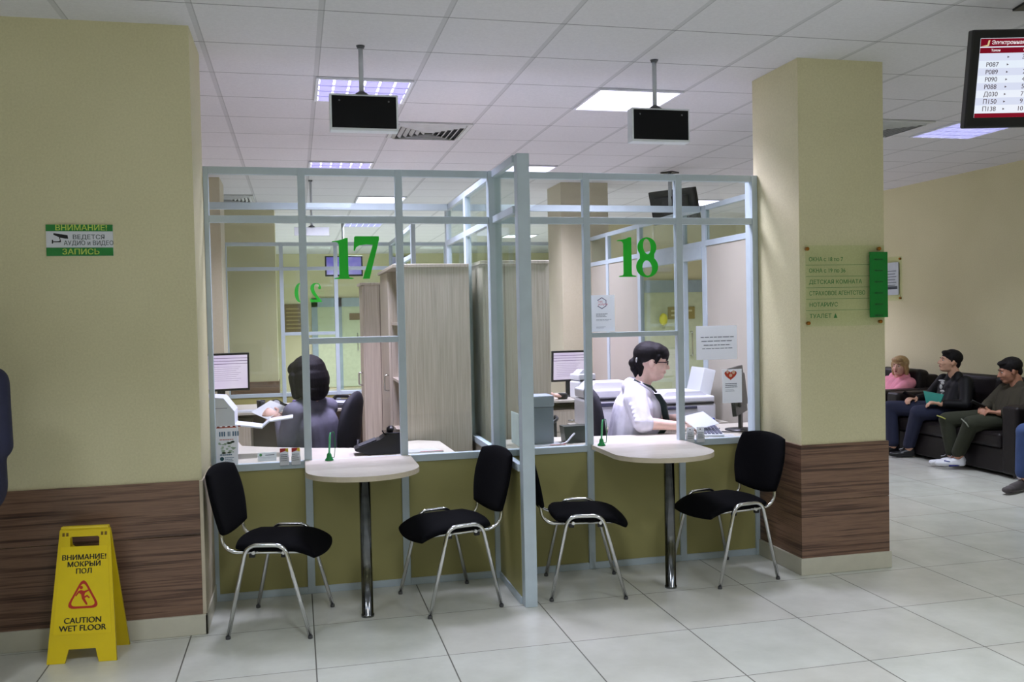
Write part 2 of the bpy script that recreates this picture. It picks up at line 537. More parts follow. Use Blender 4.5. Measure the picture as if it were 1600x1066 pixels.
def digit_one():
    return [[(0.10, 0), (0.56, 0), (0.56, 0.022), (0.46, 0.04), (0.44, 0.08), (0.44, 1.0), (0.37, 1.0), (0.30, 0.965), (0.20, 0.94), (0.07, 0.925), (0.05, 0.90), (0.13, 0.905), (0.19, 0.89), (0.22, 0.84), (0.22, 0.08), (0.20, 0.04), (0.10, 0.022)]]
def digit_seven():
    return [[(0.02, 0.98), (0.05, 1.0), (0.60, 1.0), (0.60, 0.92), (0.36, 0.0), (0.20, 0.0), (0.45, 0.80), (0.30, 0.81), (0.14, 0.79), (0.06, 0.74), (0.03, 0.66), (0.0, 0.66)]]
def digit_eight():
    L = []; R = []
    n = 40
    for i in range(n + 1):
        y = i / n
        xs = []
        for (cx, cy, rx, ry) in ((0.30, 0.75, 0.25, 0.25), (0.30, 0.27, 0.29, 0.27)):
            t = 1 - ((y - cy) / ry) ** 2
            if t >= 0: xs.append(rx * math.sqrt(t))
        w = max(xs + [0.012])
        if 0.42 < y < 0.62: w = max(w, 0.19)
        L.append((0.30 - w, y)); R.append((0.30 + w, y))
    return [L + list(reversed(R)), ellp(0.30, 0.77, 0.10, 0.19, tilt=0.12), ellp(0.30, 0.235, 0.125, 0.19, tilt=0.12)]
def digit_zero():
    return [ellp(0.30, 0.5, 0.28, 0.5), ellp(0.30, 0.5, 0.085, 0.43)]
def digit_two():
    return [[(0.0, 0.0), (0.58, 0.0), (0.60, 0.20), (0.56, 0.20), (0.52, 0.16), (0.42, 0.14), (0.24, 0.14), (0.40, 0.34), (0.52, 0.52), (0.57, 0.70), (0.54, 0.86), (0.43, 0.97), (0.28, 1.0), (0.12, 0.96), (0.03, 0.84), (0.02, 0.72), (0.06, 0.66), (0.14, 0.66), (0.18, 0.74), (0.12, 0.84), (0.16, 0.93), (0.26, 0.955), (0.34, 0.90), (0.38, 0.76), (0.35, 0.58), (0.24, 0.38), (0.0, 0.06)]]

RT = [(2.39, 2.43), (2.12, 2.16), (0.725, 0.765), (0.0, 0.04)]
g17 = thing('glass_partition', 'grey aluminium glass partition with green number 17 on it', 'partition', (0.33, 5.33, 0), world=True)
post(g17, -0.479, 5.312, -0.452, 5.355, 0, 2.43)
xs = [-0.452, 0.029, 0.071, 0.579, 0.621, 1.13]
run_x(g17, 5.33, [0.05, 0.60], [(-0.452, 1.13, a, c) for a, c in RT] + [(0.071, 0.579, 1.43, 1.465)],
      [(xs[i], xs[i + 1], 2.16, 2.39) for i in (0, 2, 4)] + [(xs[0], xs[1], 0.765, 2.12), (xs[4], xs[5], 0.765, 2.12), (xs[2], xs[3], 1.465, 2.12)],
      [(xs[i], xs[i + 1], 0.04, 0.725) for i in (0, 2, 4)])
nb = MB()
shape2d(nb, digit_one(), (0.20, 5.326, 1.80), scale=0.235)
shape2d(nb, digit_seven(), (0.335, 5.326, 1.80), scale=0.245)
part('window_number', nb, GREENV, g17, 'green number 17')
g18 = thing('glass_partition', 'grey aluminium glass partition with green number 18 on it', 'partition', (2.05, 5.33, 0), world=True)
post(g18, 2.845, 5.305, 2.883, 5.40, 0, 2.43)
xs = [1.205, 1.719, 1.761, 2.324, 2.366, 2.845]
run_x(g18, 5.33, [1.74, 2.345], [(1.205, 2.845, a, c) for a, c in RT] + [(1.761, 2.324, 1.425, 1.455)],
      [(xs[i], xs[i + 1], 2.16, 2.39) for i in (0, 2, 4)] + [(xs[0], xs[1], 0.765, 2.12), (xs[4], xs[5], 0.765, 2.12), (xs[2], xs[3], 1.455, 2.12)],
      [(xs[i], xs[i + 1], 0.04, 0.725) for i in (0, 2, 4)])
nb = MB()
shape2d(nb, digit_one(), (1.925, 5.326, 1.795), scale=0.245)
shape2d(nb, digit_eight(), (2.06, 5.326, 1.79), scale=0.25)
part('window_number', nb, GREENV, g18, 'green number 18')

dv = thing('glass_partition', 'tall glass divider between windows 17 and 18 ending in thick post', 'partition', (1.167, 5.8, 0), world=True)
post(dv, 1.16, 4.705, 1.228, 4.775, 0, 2.43)
post(dv, 1.13, 5.295, 1.205, 5.365, 0, 2.43)
run_y(dv, 1.167, [6.2, 7.0], [(4.775, 5.295, a, c) for a, c in RT] + [(5.365, 7.0, a, c) for a, c in RT],
      [(4.775, 5.295, 2.16, 2.39), (4.775, 5.295, 0.765, 2.12), (5.365, 6.165, 2.16, 2.39), (5.365, 6.165, 0.765, 2.12), (6.235, 6.965, 2.16, 2.39), (6.235, 6.965, 0.765, 2.12)],
      [(4.775, 5.295, 0.04, 0.725)])
part('lower_panel', MB().box(1.158, 5.365, 0.04, 1.176, 6.165, 0.725).box(1.158, 6.235, 0.04, 1.176, 6.965, 0.725), BEIGE, dv)

sd = thing('glass_partition', 'beige panelled side partition with glass strip behind window 18', 'partition', (3.25, 7.6, 0), world=True)
segs = [5.395, 6.84, 7.27, 8.28, 9.2]
ys = [5.43, 6.805, 6.875, 7.235, 7.305, 8.245, 8.315, 9.165, 9.235, 9.75]
for y in segs: post(sd, 3.23, y - 0.035, 3.27, y + 0.035, 0, 2.43, 'mullion')
for a, c in ((2.39, 2.43), (2.10, 2.145)): part('rail', MB().box(3.232, 5.43, a, 3.268, 9.75, c, 0.0015, 1), ALU, sd)
for i in (0, 2, 4, 6, 8): part('glass_pane', MB().box(3.247, ys[i], 2.145, 3.253, ys[i + 1], 2.39), GLASS, sd)
for i in (0, 6, 8): part('wall_panel', MB().box(3.241, ys[i], 0.0, 3.259, ys[i + 1], 2.10), BEIGE, sd)
part('door_header', MB().box(3.225, 6.875, 2.0, 3.275, 8.245, 2.10, 0.002, 1), ALU, sd)
part('wall_panel', MB().box(3.241, 7.305, 0.0, 3.259, 8.245, 0.75), BEIGE, sd)
part('glass_pane', MB().box(3.247, 7.305, 0.75, 3.253, 8.245, 2.0), GLASS, sd)

bm_ = MB().box(-1.2, 6.885, 2.38, 1.147, 6.925, 2.43, 0.002, 1)
tag(part('cross_beam', bm_, ALU), 'white horizontal beam above the booth behind window 17', 'beam')
bm_ = MB().box(1.187, 6.885, 2.38, 3.23, 6.925, 2.43, 0.002, 1)
tag(part('cross_beam', bm_, ALU), 'white horizontal beam above the booth behind window 18', 'beam')

g20 = thing('glass_partition', 'rear glass partition with mirrored green number 20', 'partition', (1.1, 10.4, 0), world=True)
xp = [-0.735, -0.14, 0.45, 1.07, 1.7, 2.33, 2.96]
pn = []
for i in range(6):
    a, c = xp[i] + 0.021, xp[i + 1] - 0.021
    pn.append((a, c, 2.16, 2.39))
    if i in (1, 4): pn.append((a, c, 1.435, 2.12))
    else: pn.append((a, c, 0.765, 2.12))
run_x(g20, 10.4, xp, [(-0.735, 2.96, a, c) for a, c in RT] + [(-0.12, 0.43, 1.40, 1.435), (1.72, 2.31, 1.40, 1.435)], pn,
      [(xp[i] + 0.021, xp[i + 1] - 0.021, 0.04, 0.725) for i in range(6)])
nb = MB()
shape2d(nb, digit_two(), (0.29, 10.404, 1.765), '+y', scale=0.215)
shape2d(nb, digit_zero(), (0.12, 10.404, 1.765), '+y', scale=0.215)
part('window_number', nb, GREENV, g20, 'green number 20 seen from behind')
d2 = thing('glass_partition', 'short glass divider between the two rear booths', 'partition', (1.07, 9.4, 0), world=True)
run_y(d2, 1.07, [8.4], [(8.4, 10.38, a, c) for a, c in RT], [(8.435, 10.37, 2.16, 2.39), (8.435, 10.37, 0.765, 2.12)], [(8.435, 10.37, 0.04, 0.725)])

# ------------------------------------------------------------------ ceiling fixtures
def fixture(x, y, label, group, strength, col, louvre=True):
    t = thing('ceiling_light', label, 'ceiling light', (x + 0.3, y + 0.3, CE), group=group)
    f = MB()
    w = 0.297
    for (a, b_, c, d) in ((-w, -w, w, -w + 0.018), (-w, w - 0.018, w, w), (-w, -w + 0.018, -w + 0.018, w - 0.018), (w - 0.018, -w + 0.018, w, w - 0.018)):
        f.box(a, b_, -0.014, c, d, -0.001)
    part('light_frame', f, WHITEP, t)
    key = 'tube_light_%s' % str(col)
    if key not in MATS: MATS[key] = mat_emit('tube_light', col, 5.0)
    e = MB()
    e.box(-w + 0.018, -w + 0.018, -0.006, w - 0.018, w - 0.018, -0.002)
    part('light_diffuser', e, MATS[key], t)
    ld = bpy.data.lights.new('tube_lamp', 'AREA')       # the lamp of this fixture
    ld.shape = 'SQUARE'; ld.size = 0.54; ld.energy = strength; ld.color = col[:3]; ld.spread = SPREAD
    lo = bpy.data.objects.new('tube_lamp', ld); COL.objects.link(lo)
    lo.parent = t; lo.location = (0, 0, -0.024)
    if louvre:
        l = MB()
        n_x, n_y = 6, 4
        cw, cd = (2 * w - 0.036) / n_x, (2 * w - 0.036) / n_y
        for i in range(n_x):
            for j in range(n_y):
                xa, ya = -w + 0.018 + i * cw, -w + 0.018 + j * cd
                l.box(xa + 0.008, ya + 0.009, -0.016, xa + cw - 0.008, ya + cd - 0.009, -0.0075)
        for j in range(1, n_y): l.box(-w + 0.018, -w + 0.018 + j * cd - 0.004, -0.018, w - 0.018, -w + 0.018 + j * cd + 0.004, -0.0075)
        part('louvre', l, LOUVRE, t)
    return t
LAV = rgb(224, 219, 252)
GRN = rgb(233, 240, 255)
GI = 'ceiling lights over the booths'
fixture(0.155, 5.66, 'square louvred ceiling light above window 17, behind hanging display', GI, IN_LIGHT, LAV)
fixture(1.955, 5.66, 'square bright ceiling light above window 18, behind hanging display', GI, IN_LIGHT, LAV, False)
fixture(0.155, 8.66, 'louvred ceiling light just above the top rail of window 17', GI, IN_LIGHT, LAV)
fixture(1.955, 8.66, 'bright ceiling light beside the top of thick divider post', GI, IN_LIGHT, LAV, False)
GH = 'ceiling lights over the rear hall'
for k, (x, y, lb) in enumerate([(0.755, 11.06, 'ceiling light in rear hall seen through top panes of window 17'), (4.955, 11.06, 'ceiling light seen through the top right pane of window 18'),
                 (0.755, 14.06, 'ceiling light in rear hall just above number 17'), (0.755, 17.66, 'small distant ceiling light behind number 17'), (3.755, 16.06, 'distant ceiling light beyond the rear column'),
                 (-2.5, 14.06, 'ceiling light of the rear hall left of the far column')]):
    fixture(x, y, lb, GH, REAR_LIGHT * (1, 1.7, 1.3, 2.6, 1.5, 1)[k], LAV if k < 2 else GRN, k in (2, 3))
GF = 'ceiling lights over the customers hall'
fixture(5.15, 6.25, 'louvred ceiling light below the queue screen at right', GF, OUT_LIGHT * 1.0, GRN)
for x, y, lb, k in [(-2.245, 1.46, 'ceiling light near the left wall behind the camera', 1.0), (0.155, 1.46, 'ceiling light just above the camera', 1.0), (2.555, 1.46, 'ceiling light to the right above the camera', 1.0),
                 (4.955, 1.46, 'ceiling light near right wall behind the camera', 0.6), (0.155, -1.54, 'ceiling light behind the camera', 1.0), (-2.245, -1.54, 'ceiling light behind the camera on the left', 1.0), (2.555, -1.54, 'ceiling light behind the camera on the right', 1.0)]:
    fixture(x, y, lb, GF, OUT_LIGHT * k, GRN, False)

def vent(x, y, lb):
    t = thing('ceiling_vent', lb, 'vent', (x + 0.3, y + 0.3, CE), group=None)
    part('vent_backing', MB().box(-0.28, -0.28, -0.006, 0.28, 0.28, -0.002), M('vent_dark', (60, 62, 64), 0.8), t)
    f = MB()
    w = 0.3
    for (a, b_, c, d) in ((-w, -w, w, -w + 0.03), (-w, w - 0.03, w, w), (-w, -w + 0.03, -w + 0.03, w - 0.03), (w - 0.03, -w + 0.03, w, w - 0.03)):
        f.box(a, b_, -0.012, c, d, -0.001)
    part('vent_frame', f, M('vent_white', (200, 202, 200), 0.5), t)
    s = MB()
    for k in range(6):                       # four-way slats, nested squares split on the diagonals
        r = 0.045 + k * 0.042
        for a in range(4):
            R = Matrix.Rotation(a * PI / 2, 4, 'Z')
            q = MB().obox((0, r, -0.017), 2 * r, 0.03, 0.003, (0.7, 0, 0))
            s.add(q, R)
    part('vent_slats', s, M('vent_white', (200, 202, 200), 0.5), t)
vent(0.755, 6.86, 'square slatted ceiling vent right of the left display')
vent(4.355, 6.26, 'slatted ceiling vent right of the front column')
vent(-1.045, 11.06, 'slatted ceiling vent seen through top left pane of window 17')

# ------------------------------------------------------------------ soft shapes
def cushion(w, d, t, fn=None, n=18, k=0.3, pw=6):
    """pad centred on 0 in its own plane (u along x, v along y); fn bends the points"""
    mb = MB(); bm = mb.bm
    grids = []
    for s in (1, -1):
        g = []
        for i in range(n + 1):
            row = []
            for j in range(n + 1):
                u = math.sin((i / n - 0.5) * PI); v = math.sin((j / n - 0.5) * PI)
                x = u * math.sqrt(max(0, 1 - k * v * v)) * w / 2
                y = v * math.sqrt(max(0, 1 - k * u * u)) * d / 2
                e = max(abs(u), abs(v))
                z = s * t / 2 * math.sqrt(max(0, 1 - e ** pw))
                p = Vector((x, y, z))
                if fn: p = Vector(fn(p))
                row.append(bm.verts.new(p))
            g.append(row)
        grids.append(g)
    for g, s in zip(grids, (1, -1)):
        for i in range(n):
            for j in range(n):
                q = (g[i][j], g[i + 1][j], g[i + 1][j + 1], g[i][j + 1])
                f = bm.faces.new(q if s > 0 else tuple(reversed(q)))
                f.smooth = True
    bmesh.ops.remove_doubles(bm, verts=bm.verts, dist=1e-5)
    return mb

# ------------------------------------------------------------------ customers' chairs
def make_chair(label):
    t = thing('visitor_chair', label, 'chair', (0, 0, 0), group='black visitor chairs at the windows')
    seat = cushion(0.45, 0.43, 0.052, lambda p: (p.x + 0.025, p.y, p.z + 0.448 - 2.2 * max(0, p.x - 0.05) ** 2 + 0.25 * min(0, p.x + 0.1) ** 2 - 0.25 * p.y ** 2), k=0.22)
    part('seat', seat, BLACKF, t)
    def bk(p):   # p.x across, p.y up, p.z thickness
        wy = p.x * (1.0 + 0.30 * min(0.02, p.y))
        curve = 0.6 * p.x * p.x
        h = p.y + 0.655
        return (-0.24 - 0.21 * (h - 0.5) + curve * 0.9 - 0.02 + p.z, wy, h)
    part('backrest', cushion(0.45, 0.355, 0.04, bk, k=0.26, pw=8), BLACKF, t)
    for s in (-1, 1):
        y = 0.225 * s
        pts = rounded([(-0.205, s * 0.243, 0.008), (-0.105, y + s * 0.006, 0.462), (0.085, y + s * 0.006, 0.462), (0.205, s * 0.243, 0.008)], 0.055)
        part('side_frame', MB().tube(pts, 0.0105, 12), CHROME, t)
        for x in (-0.205, 0.205):
            part('foot_cap', MB().lathe([(0.011, 0), (0.0122, 0.003), (0.012, 0.014), (0.0108, 0.016)], (x * 0.998, s * 0.243, 0), 14), RUBBER, t)
        pts = rounded([(0.15, s * 0.165, 0.412), (-0.20, s * 0.165, 0.412), (-0.245, s * 0.165, 0.45), (-0.262, s * 0.165, 0.585)], 0.08)
        part('back_support', MB().tube(pts, 0.0095, 10), CHROME, t)
        for x in (-0.085, 0.075): part('screw_knob', MB().obox((x, s * 0.205, 0.405), 0.03, 0.02, 0.02, bev=0.004), BLACKP, t)
    for x in (-0.075, 0.075):
        part('crossbar', MB().tube([(x, -0.22, 0.420), (x, 0.22, 0.420)], 0.009, 10), CHROME, t)
    return t
c1 = make_chair('black padded chair nearest the wet floor sign, facing right')
c1.location = (-0.105, 4.85, 0); c1.rotation_euler = (0, 0, math.radians(-15))
dup(c1, (0.79, 4.96, 0), math.radians(192), 'black padded chair facing left, left of the thick divider post')
dup(c1, (1.575, 4.97, 0), math.radians(-12), 'black padded chair partly hidden behind the thick divider post')
dup(c1, (2.455, 4.985, 0), math.radians(190), 'black padded chair facing left, against the front column')

# ------------------------------------------------------------------ half-round tables
def make_table(label, x, y):
    t = thing('half_round_table', label, 'table', (x, y, 0), group='half-round tables below the windows')
    pts = [(-0.30, 0.49), (-0.30, 0.10)]
    for i in range(1, 24):
        a = PI + PI * i / 24
        pts.append((0.30 * math.cos(a) * (1 + 0.0), 0.10 + 0.27 * math.sin(a)))
    pts += [(0.30, 0.10), (0.30, 0.49)]
    part('tabletop', MB().prism(pts, 0.742, 0.768), [TOP], t)
    ed = []
    for i, (a, c) in enumerate(pts): ed.append((a * 1.004, c - 0.0015 if c < 0.12 else c))
    inner = [(a * 0.99, c) for a, c in pts]
    eb = MB()
    bm = eb.bm
    vs = [[bm.verts.new((a, c, z)) for a, c in ed] for z in (0.7415, 0.7675)]
    for i in range(len(ed) - 1): bm.faces.new((vs[0][i], vs[0][i + 1], vs[1][i + 1], vs[1][i]))
    part('edge_band', eb, EDGE, t)
    part('table_leg', MB().lathe([(0.034, 0.0), (0.034, 0.012), (0.030, 0.014), (0.030, 0.735), (0.045, 0.735), (0.045, 0.7405)], (0, 0, 0), 28), CHROME_D, t)
    return t
def mat_chrome_leg():
    m, nt, b = new_mat('polished_leg')
    nt.links.new(ramp(nt, noise(nt, coords(nt, (1, 1, 3)), 4, 4), [(0.35, rgb(84, 86, 88)), (0.7, rgb(124, 126, 126))]), b.inputs['Base Color'])
    b.inputs['Metallic'].default_value = 1.0
    nt.links.new(mth(nt, 'MULTIPLY_ADD', noise(nt, coords(nt, (1, 1, 2)), 9, 4), 0.15, 0.06), b.inputs['Roughness'])
    return m
CHROME_D = mat_chrome_leg()
make_table('half-round table on chrome leg below window 17', 0.33, 4.82)
make_table('half-round table on chrome leg below window 18', 2.045, 4.82)

# ------------------------------------------------------------------ counters
def counter(name, label, pts, panel=None):
    t = thing(name, label, 'counter', (pts[0][0], pts[0][1], 0), world=True)
    part('worktop', MB().prism(pts, 0.738, 0.764), TOP, t)
    if panel:
        for (x0, y0, x1, y1) in panel: part('support_panel', MB().box(x0, y0, 0, x1, y1, 0.738), ASH, t)
    return t
counter('window_counter', 'pale counter inside window 17 with the dark terminal on it',
        [(-0.436, 5.354), (0.905, 5.354), (0.89, 5.86), (0.76, 5.955), (0.62, 5.90), (0.60, 5.70), (0.35, 5.74), (0.05, 5.86), (-0.2, 6.0), (-0.36, 6.12), (-0.42, 6.5), (-1.15, 6.5), (-1.15, 5.354)],
        [(-0.46, 6.1, -0.44, 6.48), (0.86, 5.40, 0.88, 5.80)])
counter('window_counter', 'pale counter inside window 18 that the woman leans on',
        [(1.23, 5.354), (2.85, 5.354), (2.85, 5.41), (3.2, 5.44), (3.2, 6.0), (2.86, 6.0), (2.72, 5.80), (2.5, 5.66), (2.2, 5.66), (2.0, 5.69), (1.62, 5.76), (1.23, 5.76)],
        [(1.27, 5.40, 1.29, 5.70), (3.17, 5.50, 3.19, 5.95)])

# ------------------------------------------------------------------ cabinets
def open_cabinet():
    t = thing('office_cabinet', 'tall ash cabinet with open shelves and one door, behind window 17', 'cabinet', (0.9, 6.45, 0), world=True)
    x0, x1, y0, y1, h = 0.66, 1.13, 5.98, 7.08, 1.90
    ym = 6.52
    c = MB()
    c.box(x0, y0, 0.0, x1, y0 + 0.018, h).box(x0, y1 - 0.018, 0, x1, y1, h).box(x0, ym - 0.009, 0, x1, ym + 0.009, h)
    c.box(x1 - 0.008, y0 + 0.018, 0, x1, y1 - 0.018, h)
    c.box(x0, y0 + 0.018, 0.04, x1 - 0.008, ym - 0.009, 0.058)
    part('carcass', c, ASH, t)
    part('cabinet_top', MB().box(x0 - 0.035, y0 - 0.01, h, x1, y1 + 0.01, h + 0.022, 0.002, 1), ASH, t)
    for z in (0.42, 0.78, 1.13, 1.52):
        part('shelf', MB().box(x0 + 0.004, y0 + 0.018, z, x1 - 0.008, ym - 0.009, z + 0.018), ASH, t)
    d = part('door', MB().box(x0 - 0.018, ym + 0.002, 0.05, x0 - 0.001, y1 - 0.002, h - 0.004), ASH, t)
    part('handle', MB().tube(rounded([(x0 - 0.018, ym + 0.04, 1.05), (x0 - 0.05, ym + 0.04, 1.05), (x0 - 0.05, ym + 0.04, 1.16), (x0 - 0.018, ym + 0.04, 1.16)], 0.02), 0.005, 8), CHROME, d)
open_cabinet()
def closed_cabinet(x0, x1, y0, y1, h, label, hy, facing=-1):
    t = thing('office_cabinet', label, 'cabinet', ((x0 + x1) / 2, (y0 + y1) / 2, 0), world=True)
    part('carcass', MB().box(x0, y0, 0, x1, y1, h), ASH, t)
    part('cabinet_top', MB().box(x0 - 0.035, y0 - 0.012, h, x1, y1 + 0.012, h + 0.022, 0.002, 1), ASH, t)
    mid = (y0 + y1) / 2
    for (a, c) in ((y0 + 0.002, mid - 0.002), (mid + 0.002, y1 - 0.002)):
        d = part('door', MB().box(x0 - 0.018, a, 0.05, x0 - 0.001, c, h - 0.004), ASH, t)
        hyy = c - 0.04 if a < mid - 0.1 and c <= mid else a + 0.04
        part('handle', MB().tube(rounded([(x0 - 0.018, hyy, 0.98), (x0 - 0.05, hyy, 0.98), (x0 - 0.05, hyy, 1.09), (x0 - 0.018, hyy, 1.09)], 0.02), 0.005, 8), CHROME, d)
    part('side_trim', MB().box(x0 + 0.13, y0 - 0.004, 0, x0 + 0.135, y0, h), M('dark_joint', (110, 96, 84), 0.6), t)
closed_cabinet(0.585, 1.05, 8.0, 8.38, 1.86, 'tall closed ash wardrobe cabinet further back, left of the open cabinet', 0)
closed_cabinet(1.245, 1.69, 6.0, 6.86, 1.92, 'ash cabinet back right behind the thick divider post', 0)

# ------------------------------------------------------------------ rear desks
def desk(label, x0, x1, y0, y1, ped):
    t = thing('office_desk', label, 'desk', ((x0 + x1) / 2, (y0 + y1) / 2, 0), world=True)
    part('desktop', MB().box(x0, y0, 0.728, x1, y1, 0.75, 0.002, 1), TOP, t)
    part('support_panel', MB().box(x0 + 0.02, y0 + 0.05, 0, x0 + 0.04, y1, 0.728).box(x1 - 0.04, y0 + 0.05, 0, x1 - 0.02, y1, 0.728).box(x0 + 0.04, y1 - 0.1, 0.2, x1 - 0.04, y1 - 0.08, 0.728), M('dark_ash', (120, 104, 90), 0.5), t)
    p = thing('drawer_unit', 'pale drawer pedestal under ' + ped[1], 'drawers', (ped[0], y0 + 0.3, 0), world=True)
    part('carcass', MB().box(ped[0] - 0.2, y0 + 0.07, 0.03, ped[0] + 0.2, y0 + 0.55, 0.65), ASH, p)
    for k in range(3):
        dd = part('drawer', MB().box(ped[0] - 0.198, y0 + 0.052, 0.045 + k * 0.2, ped[0] + 0.198, y0 + 0.069, 0.235 + k * 0.2), ASH, p)
        part('handle', MB().tube([(ped[0] - 0.05, y0 + 0.045, 0.15 + k * 0.2), (ped[0] + 0.05, y0 + 0.045, 0.15 + k * 0.2)], 0.006, 8), CHROME, dd)
    part('castor', MB().box(ped[0] - 0.18, y0 + 0.09, 0, ped[0] - 0.15, y0 + 0.12, 0.03).box(ped[0] + 0.15, y0 + 0.09, 0, ped[0] + 0.18, y0 + 0.12, 0.03).box(ped[0] - 0.18, y0 + 0.5, 0, ped[0] - 0.15, y0 + 0.53, 0.03).box(ped[0] + 0.15, y0 + 0.5, 0, ped[0] + 0.18, y0 + 0.53, 0.03), BLACKP, p)
    return t
desk('rear desk with lit monitor seen through window 17', -1.15, 1.0, 8.45, 9.3, (-0.62, 'the rear desk at left'))
desk('rear desk with lit monitor and small printer seen through window 18', 1.15, 2.86, 8.35, 9.2, (2.58, 'the rear desk behind window 18'))

# ------------------------------------------------------------------ monitors, printers, desk things
def monitor(label, loc, rotz, w=0.42, h=0.27, z0=0.12, lit=True, tilt=0.08, mat=None):
    """screen faces local -y"""
    t = thing('computer_monitor', label, 'monitor', loc, rotz)
    R = Matrix.Translation((0, 0, z0 + h / 2)) @ Matrix.Rotation(tilt, 4, 'X')
    f = MB().add(MB().box(-w / 2 - 0.018, -0.006, -h / 2 - 0.022, w / 2 + 0.018, 0.022, h / 2 + 0.018, 0.004, 2).box(-w / 2 + 0.05, 0.022, -h / 2 + 0.03, w / 2 - 0.05, 0.045, h / 2 - 0.03, 0.01, 2), R)
    fr = part('monitor_housing', f, BLACKP, t)
    part('screen', MB().add(MB().box(-w / 2, -0.0085, -h / 2, w / 2, -0.0065, h / 2), R), mat or (SCREEN if lit else M('dark_screen', (12, 13, 16), 0.15)), t)
    if lit:
        d = MB()
        for k in range(3): d.add(MB().box(-w / 2, -0.0098, h / 2 - 0.03 - k * 0.026, w / 2, -0.0088, h / 2 - 0.025 - k * 0.026), R)
        for k in range(8): d.add(MB().box(-w / 2 + 0.03, -0.0098, h / 2 - 0.11 - k * 0.018, w / 2 - 0.06 - 0.02 * (k % 3), -0.0088, h / 2 - 0.108 - k * 0.018), R)
        part('screen_text', d, M('screen_lines', (150, 130, 170), 0.6), t)
    part('monitor_stand', MB().box(-0.035, 0.015, 0.012, 0.035, 0.035, z0 + h * 0.4, 0.004, 1), BLACKP, t)
    part('monitor_base', MB().lathe([(0.11, 0), (0.11, 0.006), (0.04, 0.016)], (0, 0.03, 0), 28), BLACKP, t)
    return t
monitor('lit monitor on the rear desk, left edge of window 17', (-0.68, 8.75, 0.75), math.radians(8), 0.47, 0.31, 0.20)
monitor('lit monitor on the rear desk seen left of the woman in white', (2.66, 8.75, 0.75), math.radians(2), 0.34, 0.27, 0.17)
monitor('dark monitor turned away at the right end of counter 18', (2.90, 5.66, 0.764), math.radians(-128), 0.36, 0.28, 0.13, False, 0.10)

def printer(name, label, loc, rotz, w, d, h, tray=True, tall=False):
    t = thing(name, label, 'printer', loc, rotz)
    part('printer_body', MB().box(-w / 2, -d / 2, 0, w / 2, d / 2, h * 0.62, 0.02, 3), WHITEP, t)
    part('scanner_lid', MB().box(-w / 2 + 0.005, -d / 2 + 0.01, h * 0.64, w / 2 - 0.005, d / 2, h * 0.86, 0.015, 3).prism([(-w / 2 + 0.03, h * 0.86), (w / 2 - 0.05, h * 0.86), (w / 2 - 0.10, h), (-w / 2 + 0.08, h)], -d / 2 + 0.06, d / 2 - 0.02, 'y'), WHITEP, t)
    part('dark_slot', MB().box(-w / 2 + 0.02, -d / 2 - 0.002, h * 0.615, w / 2 - 0.02, -d / 2 + 0.02, h * 0.65), BLACKP, t)
    part('control_panel', MB().box(-w / 2 + 0.04, -d / 2 - 0.006, h * 0.47, w / 2 - 0.16, -d / 2 + 0.002, h * 0.56, 0.003, 1), M('panel_dark', (70, 72, 90), 0.4), t)
    if tray: part('paper_tray', MB().obox((w / 2 - 0.02, 0.05, h * 0.86 + 0.09), 0.10, 0.24, 0.22, (0, 0.25, 0), 0.006), PAPER, t)
    return t
cab = thing('low_cabinet', 'low ash cabinet carrying the two white printers', 'cabinet', (2.6, 6.55, 0), world=True)
part('carcass', MB().box(2.05, 6.42, 0, 3.2, 6.8, 0.70), ASH, cab)
part('cabinet_top', MB().box(2.04, 6.40, 0.70, 3.21, 6.805, 0.722, 0.002, 1), TOP, cab)
for x0, x1 in ((2.06, 2.43), (2.44, 2.81), (2.82, 3.19)): part('door', MB().box(x0, 6.405, 0.05, x1, 6.419, 0.69), ASH, cab)
printer('office_printer', 'white printer at left behind the woman in white', (2.32, 6.60, 0.722), 0, 0.46, 0.36, 0.33, False)
printer('office_printer', 'white printer with raised paper tray, right of the woman in white', (2.88, 6.58, 0.722), 0, 0.46, 0.36, 0.24, True)
# tall white machine left inside window 17
t = thing('receipt_printer', 'tall grey-white machine at the left edge of counter 17', 'printer', (-0.52, 5.66, 0.764))
part('printer_body', MB().prism([(-0.18, 0), (0.16, 0), (0.16, 0.28), (0.10, 0.36), (-0.18, 0.385)], -0.14, 0.14, 'y'), WHITEP, t)
part('front_groove', MB().box(-0.17, -0.142, 0.30, 0.12, -0.1395, 0.304), M('groove', (150, 152, 165), 0.6), t)
part('output_tray', MB().obox((0.23, 0.0, 0.185), 0.17, 0.20, 0.010, (0, 0.16, 0), 0.003).obox((0.33, 0.0, 0.19), 0.07, 0.18, 0.008, (0, -0.7, 0), 0.003).obox((0.42, 0, 0.215), 0.14, 0.17, 0.008, (0, -0.12, 0), 0.003), WHITEP, t)

def keyboard(label, loc, rotz):
    t = thing('keyboard', label, 'keyboard', loc, rotz)
    part('keyboard_body', MB().box(-0.21, -0.07, 0, 0.21, 0.07, 0.018, 0.005, 2), WHITEP, t)
    k = MB()
    for r in range(5):
        for c in range(14): k.box(-0.2 + c * 0.0285, -0.06 + r * 0.024, 0.018, -0.2 + c * 0.0285 + 0.022, -0.06 + r * 0.024 + 0.018, 0.024)
    part('keys', k, M('key_grey', (90, 92, 108), 0.5), t)
keyboard('white keyboard on counter 18 under the woman\'s hand', (2.66, 5.575, 0.764), math.radians(70))
def sheet(label, cat, pts, z, name='paper_sheet', mat=None, th=0.0015, edge=None):
    t = thing(name, label, cat, (pts[0][0], pts[0][1], z), world=True)
    part('sheet', MB().prism(pts, z, z + th), mat or PAPER, t)
    if edge: part('edge_strip', MB().prism(edge, z + th, z + th + 0.001), RED, t, 'red edge')
    return t
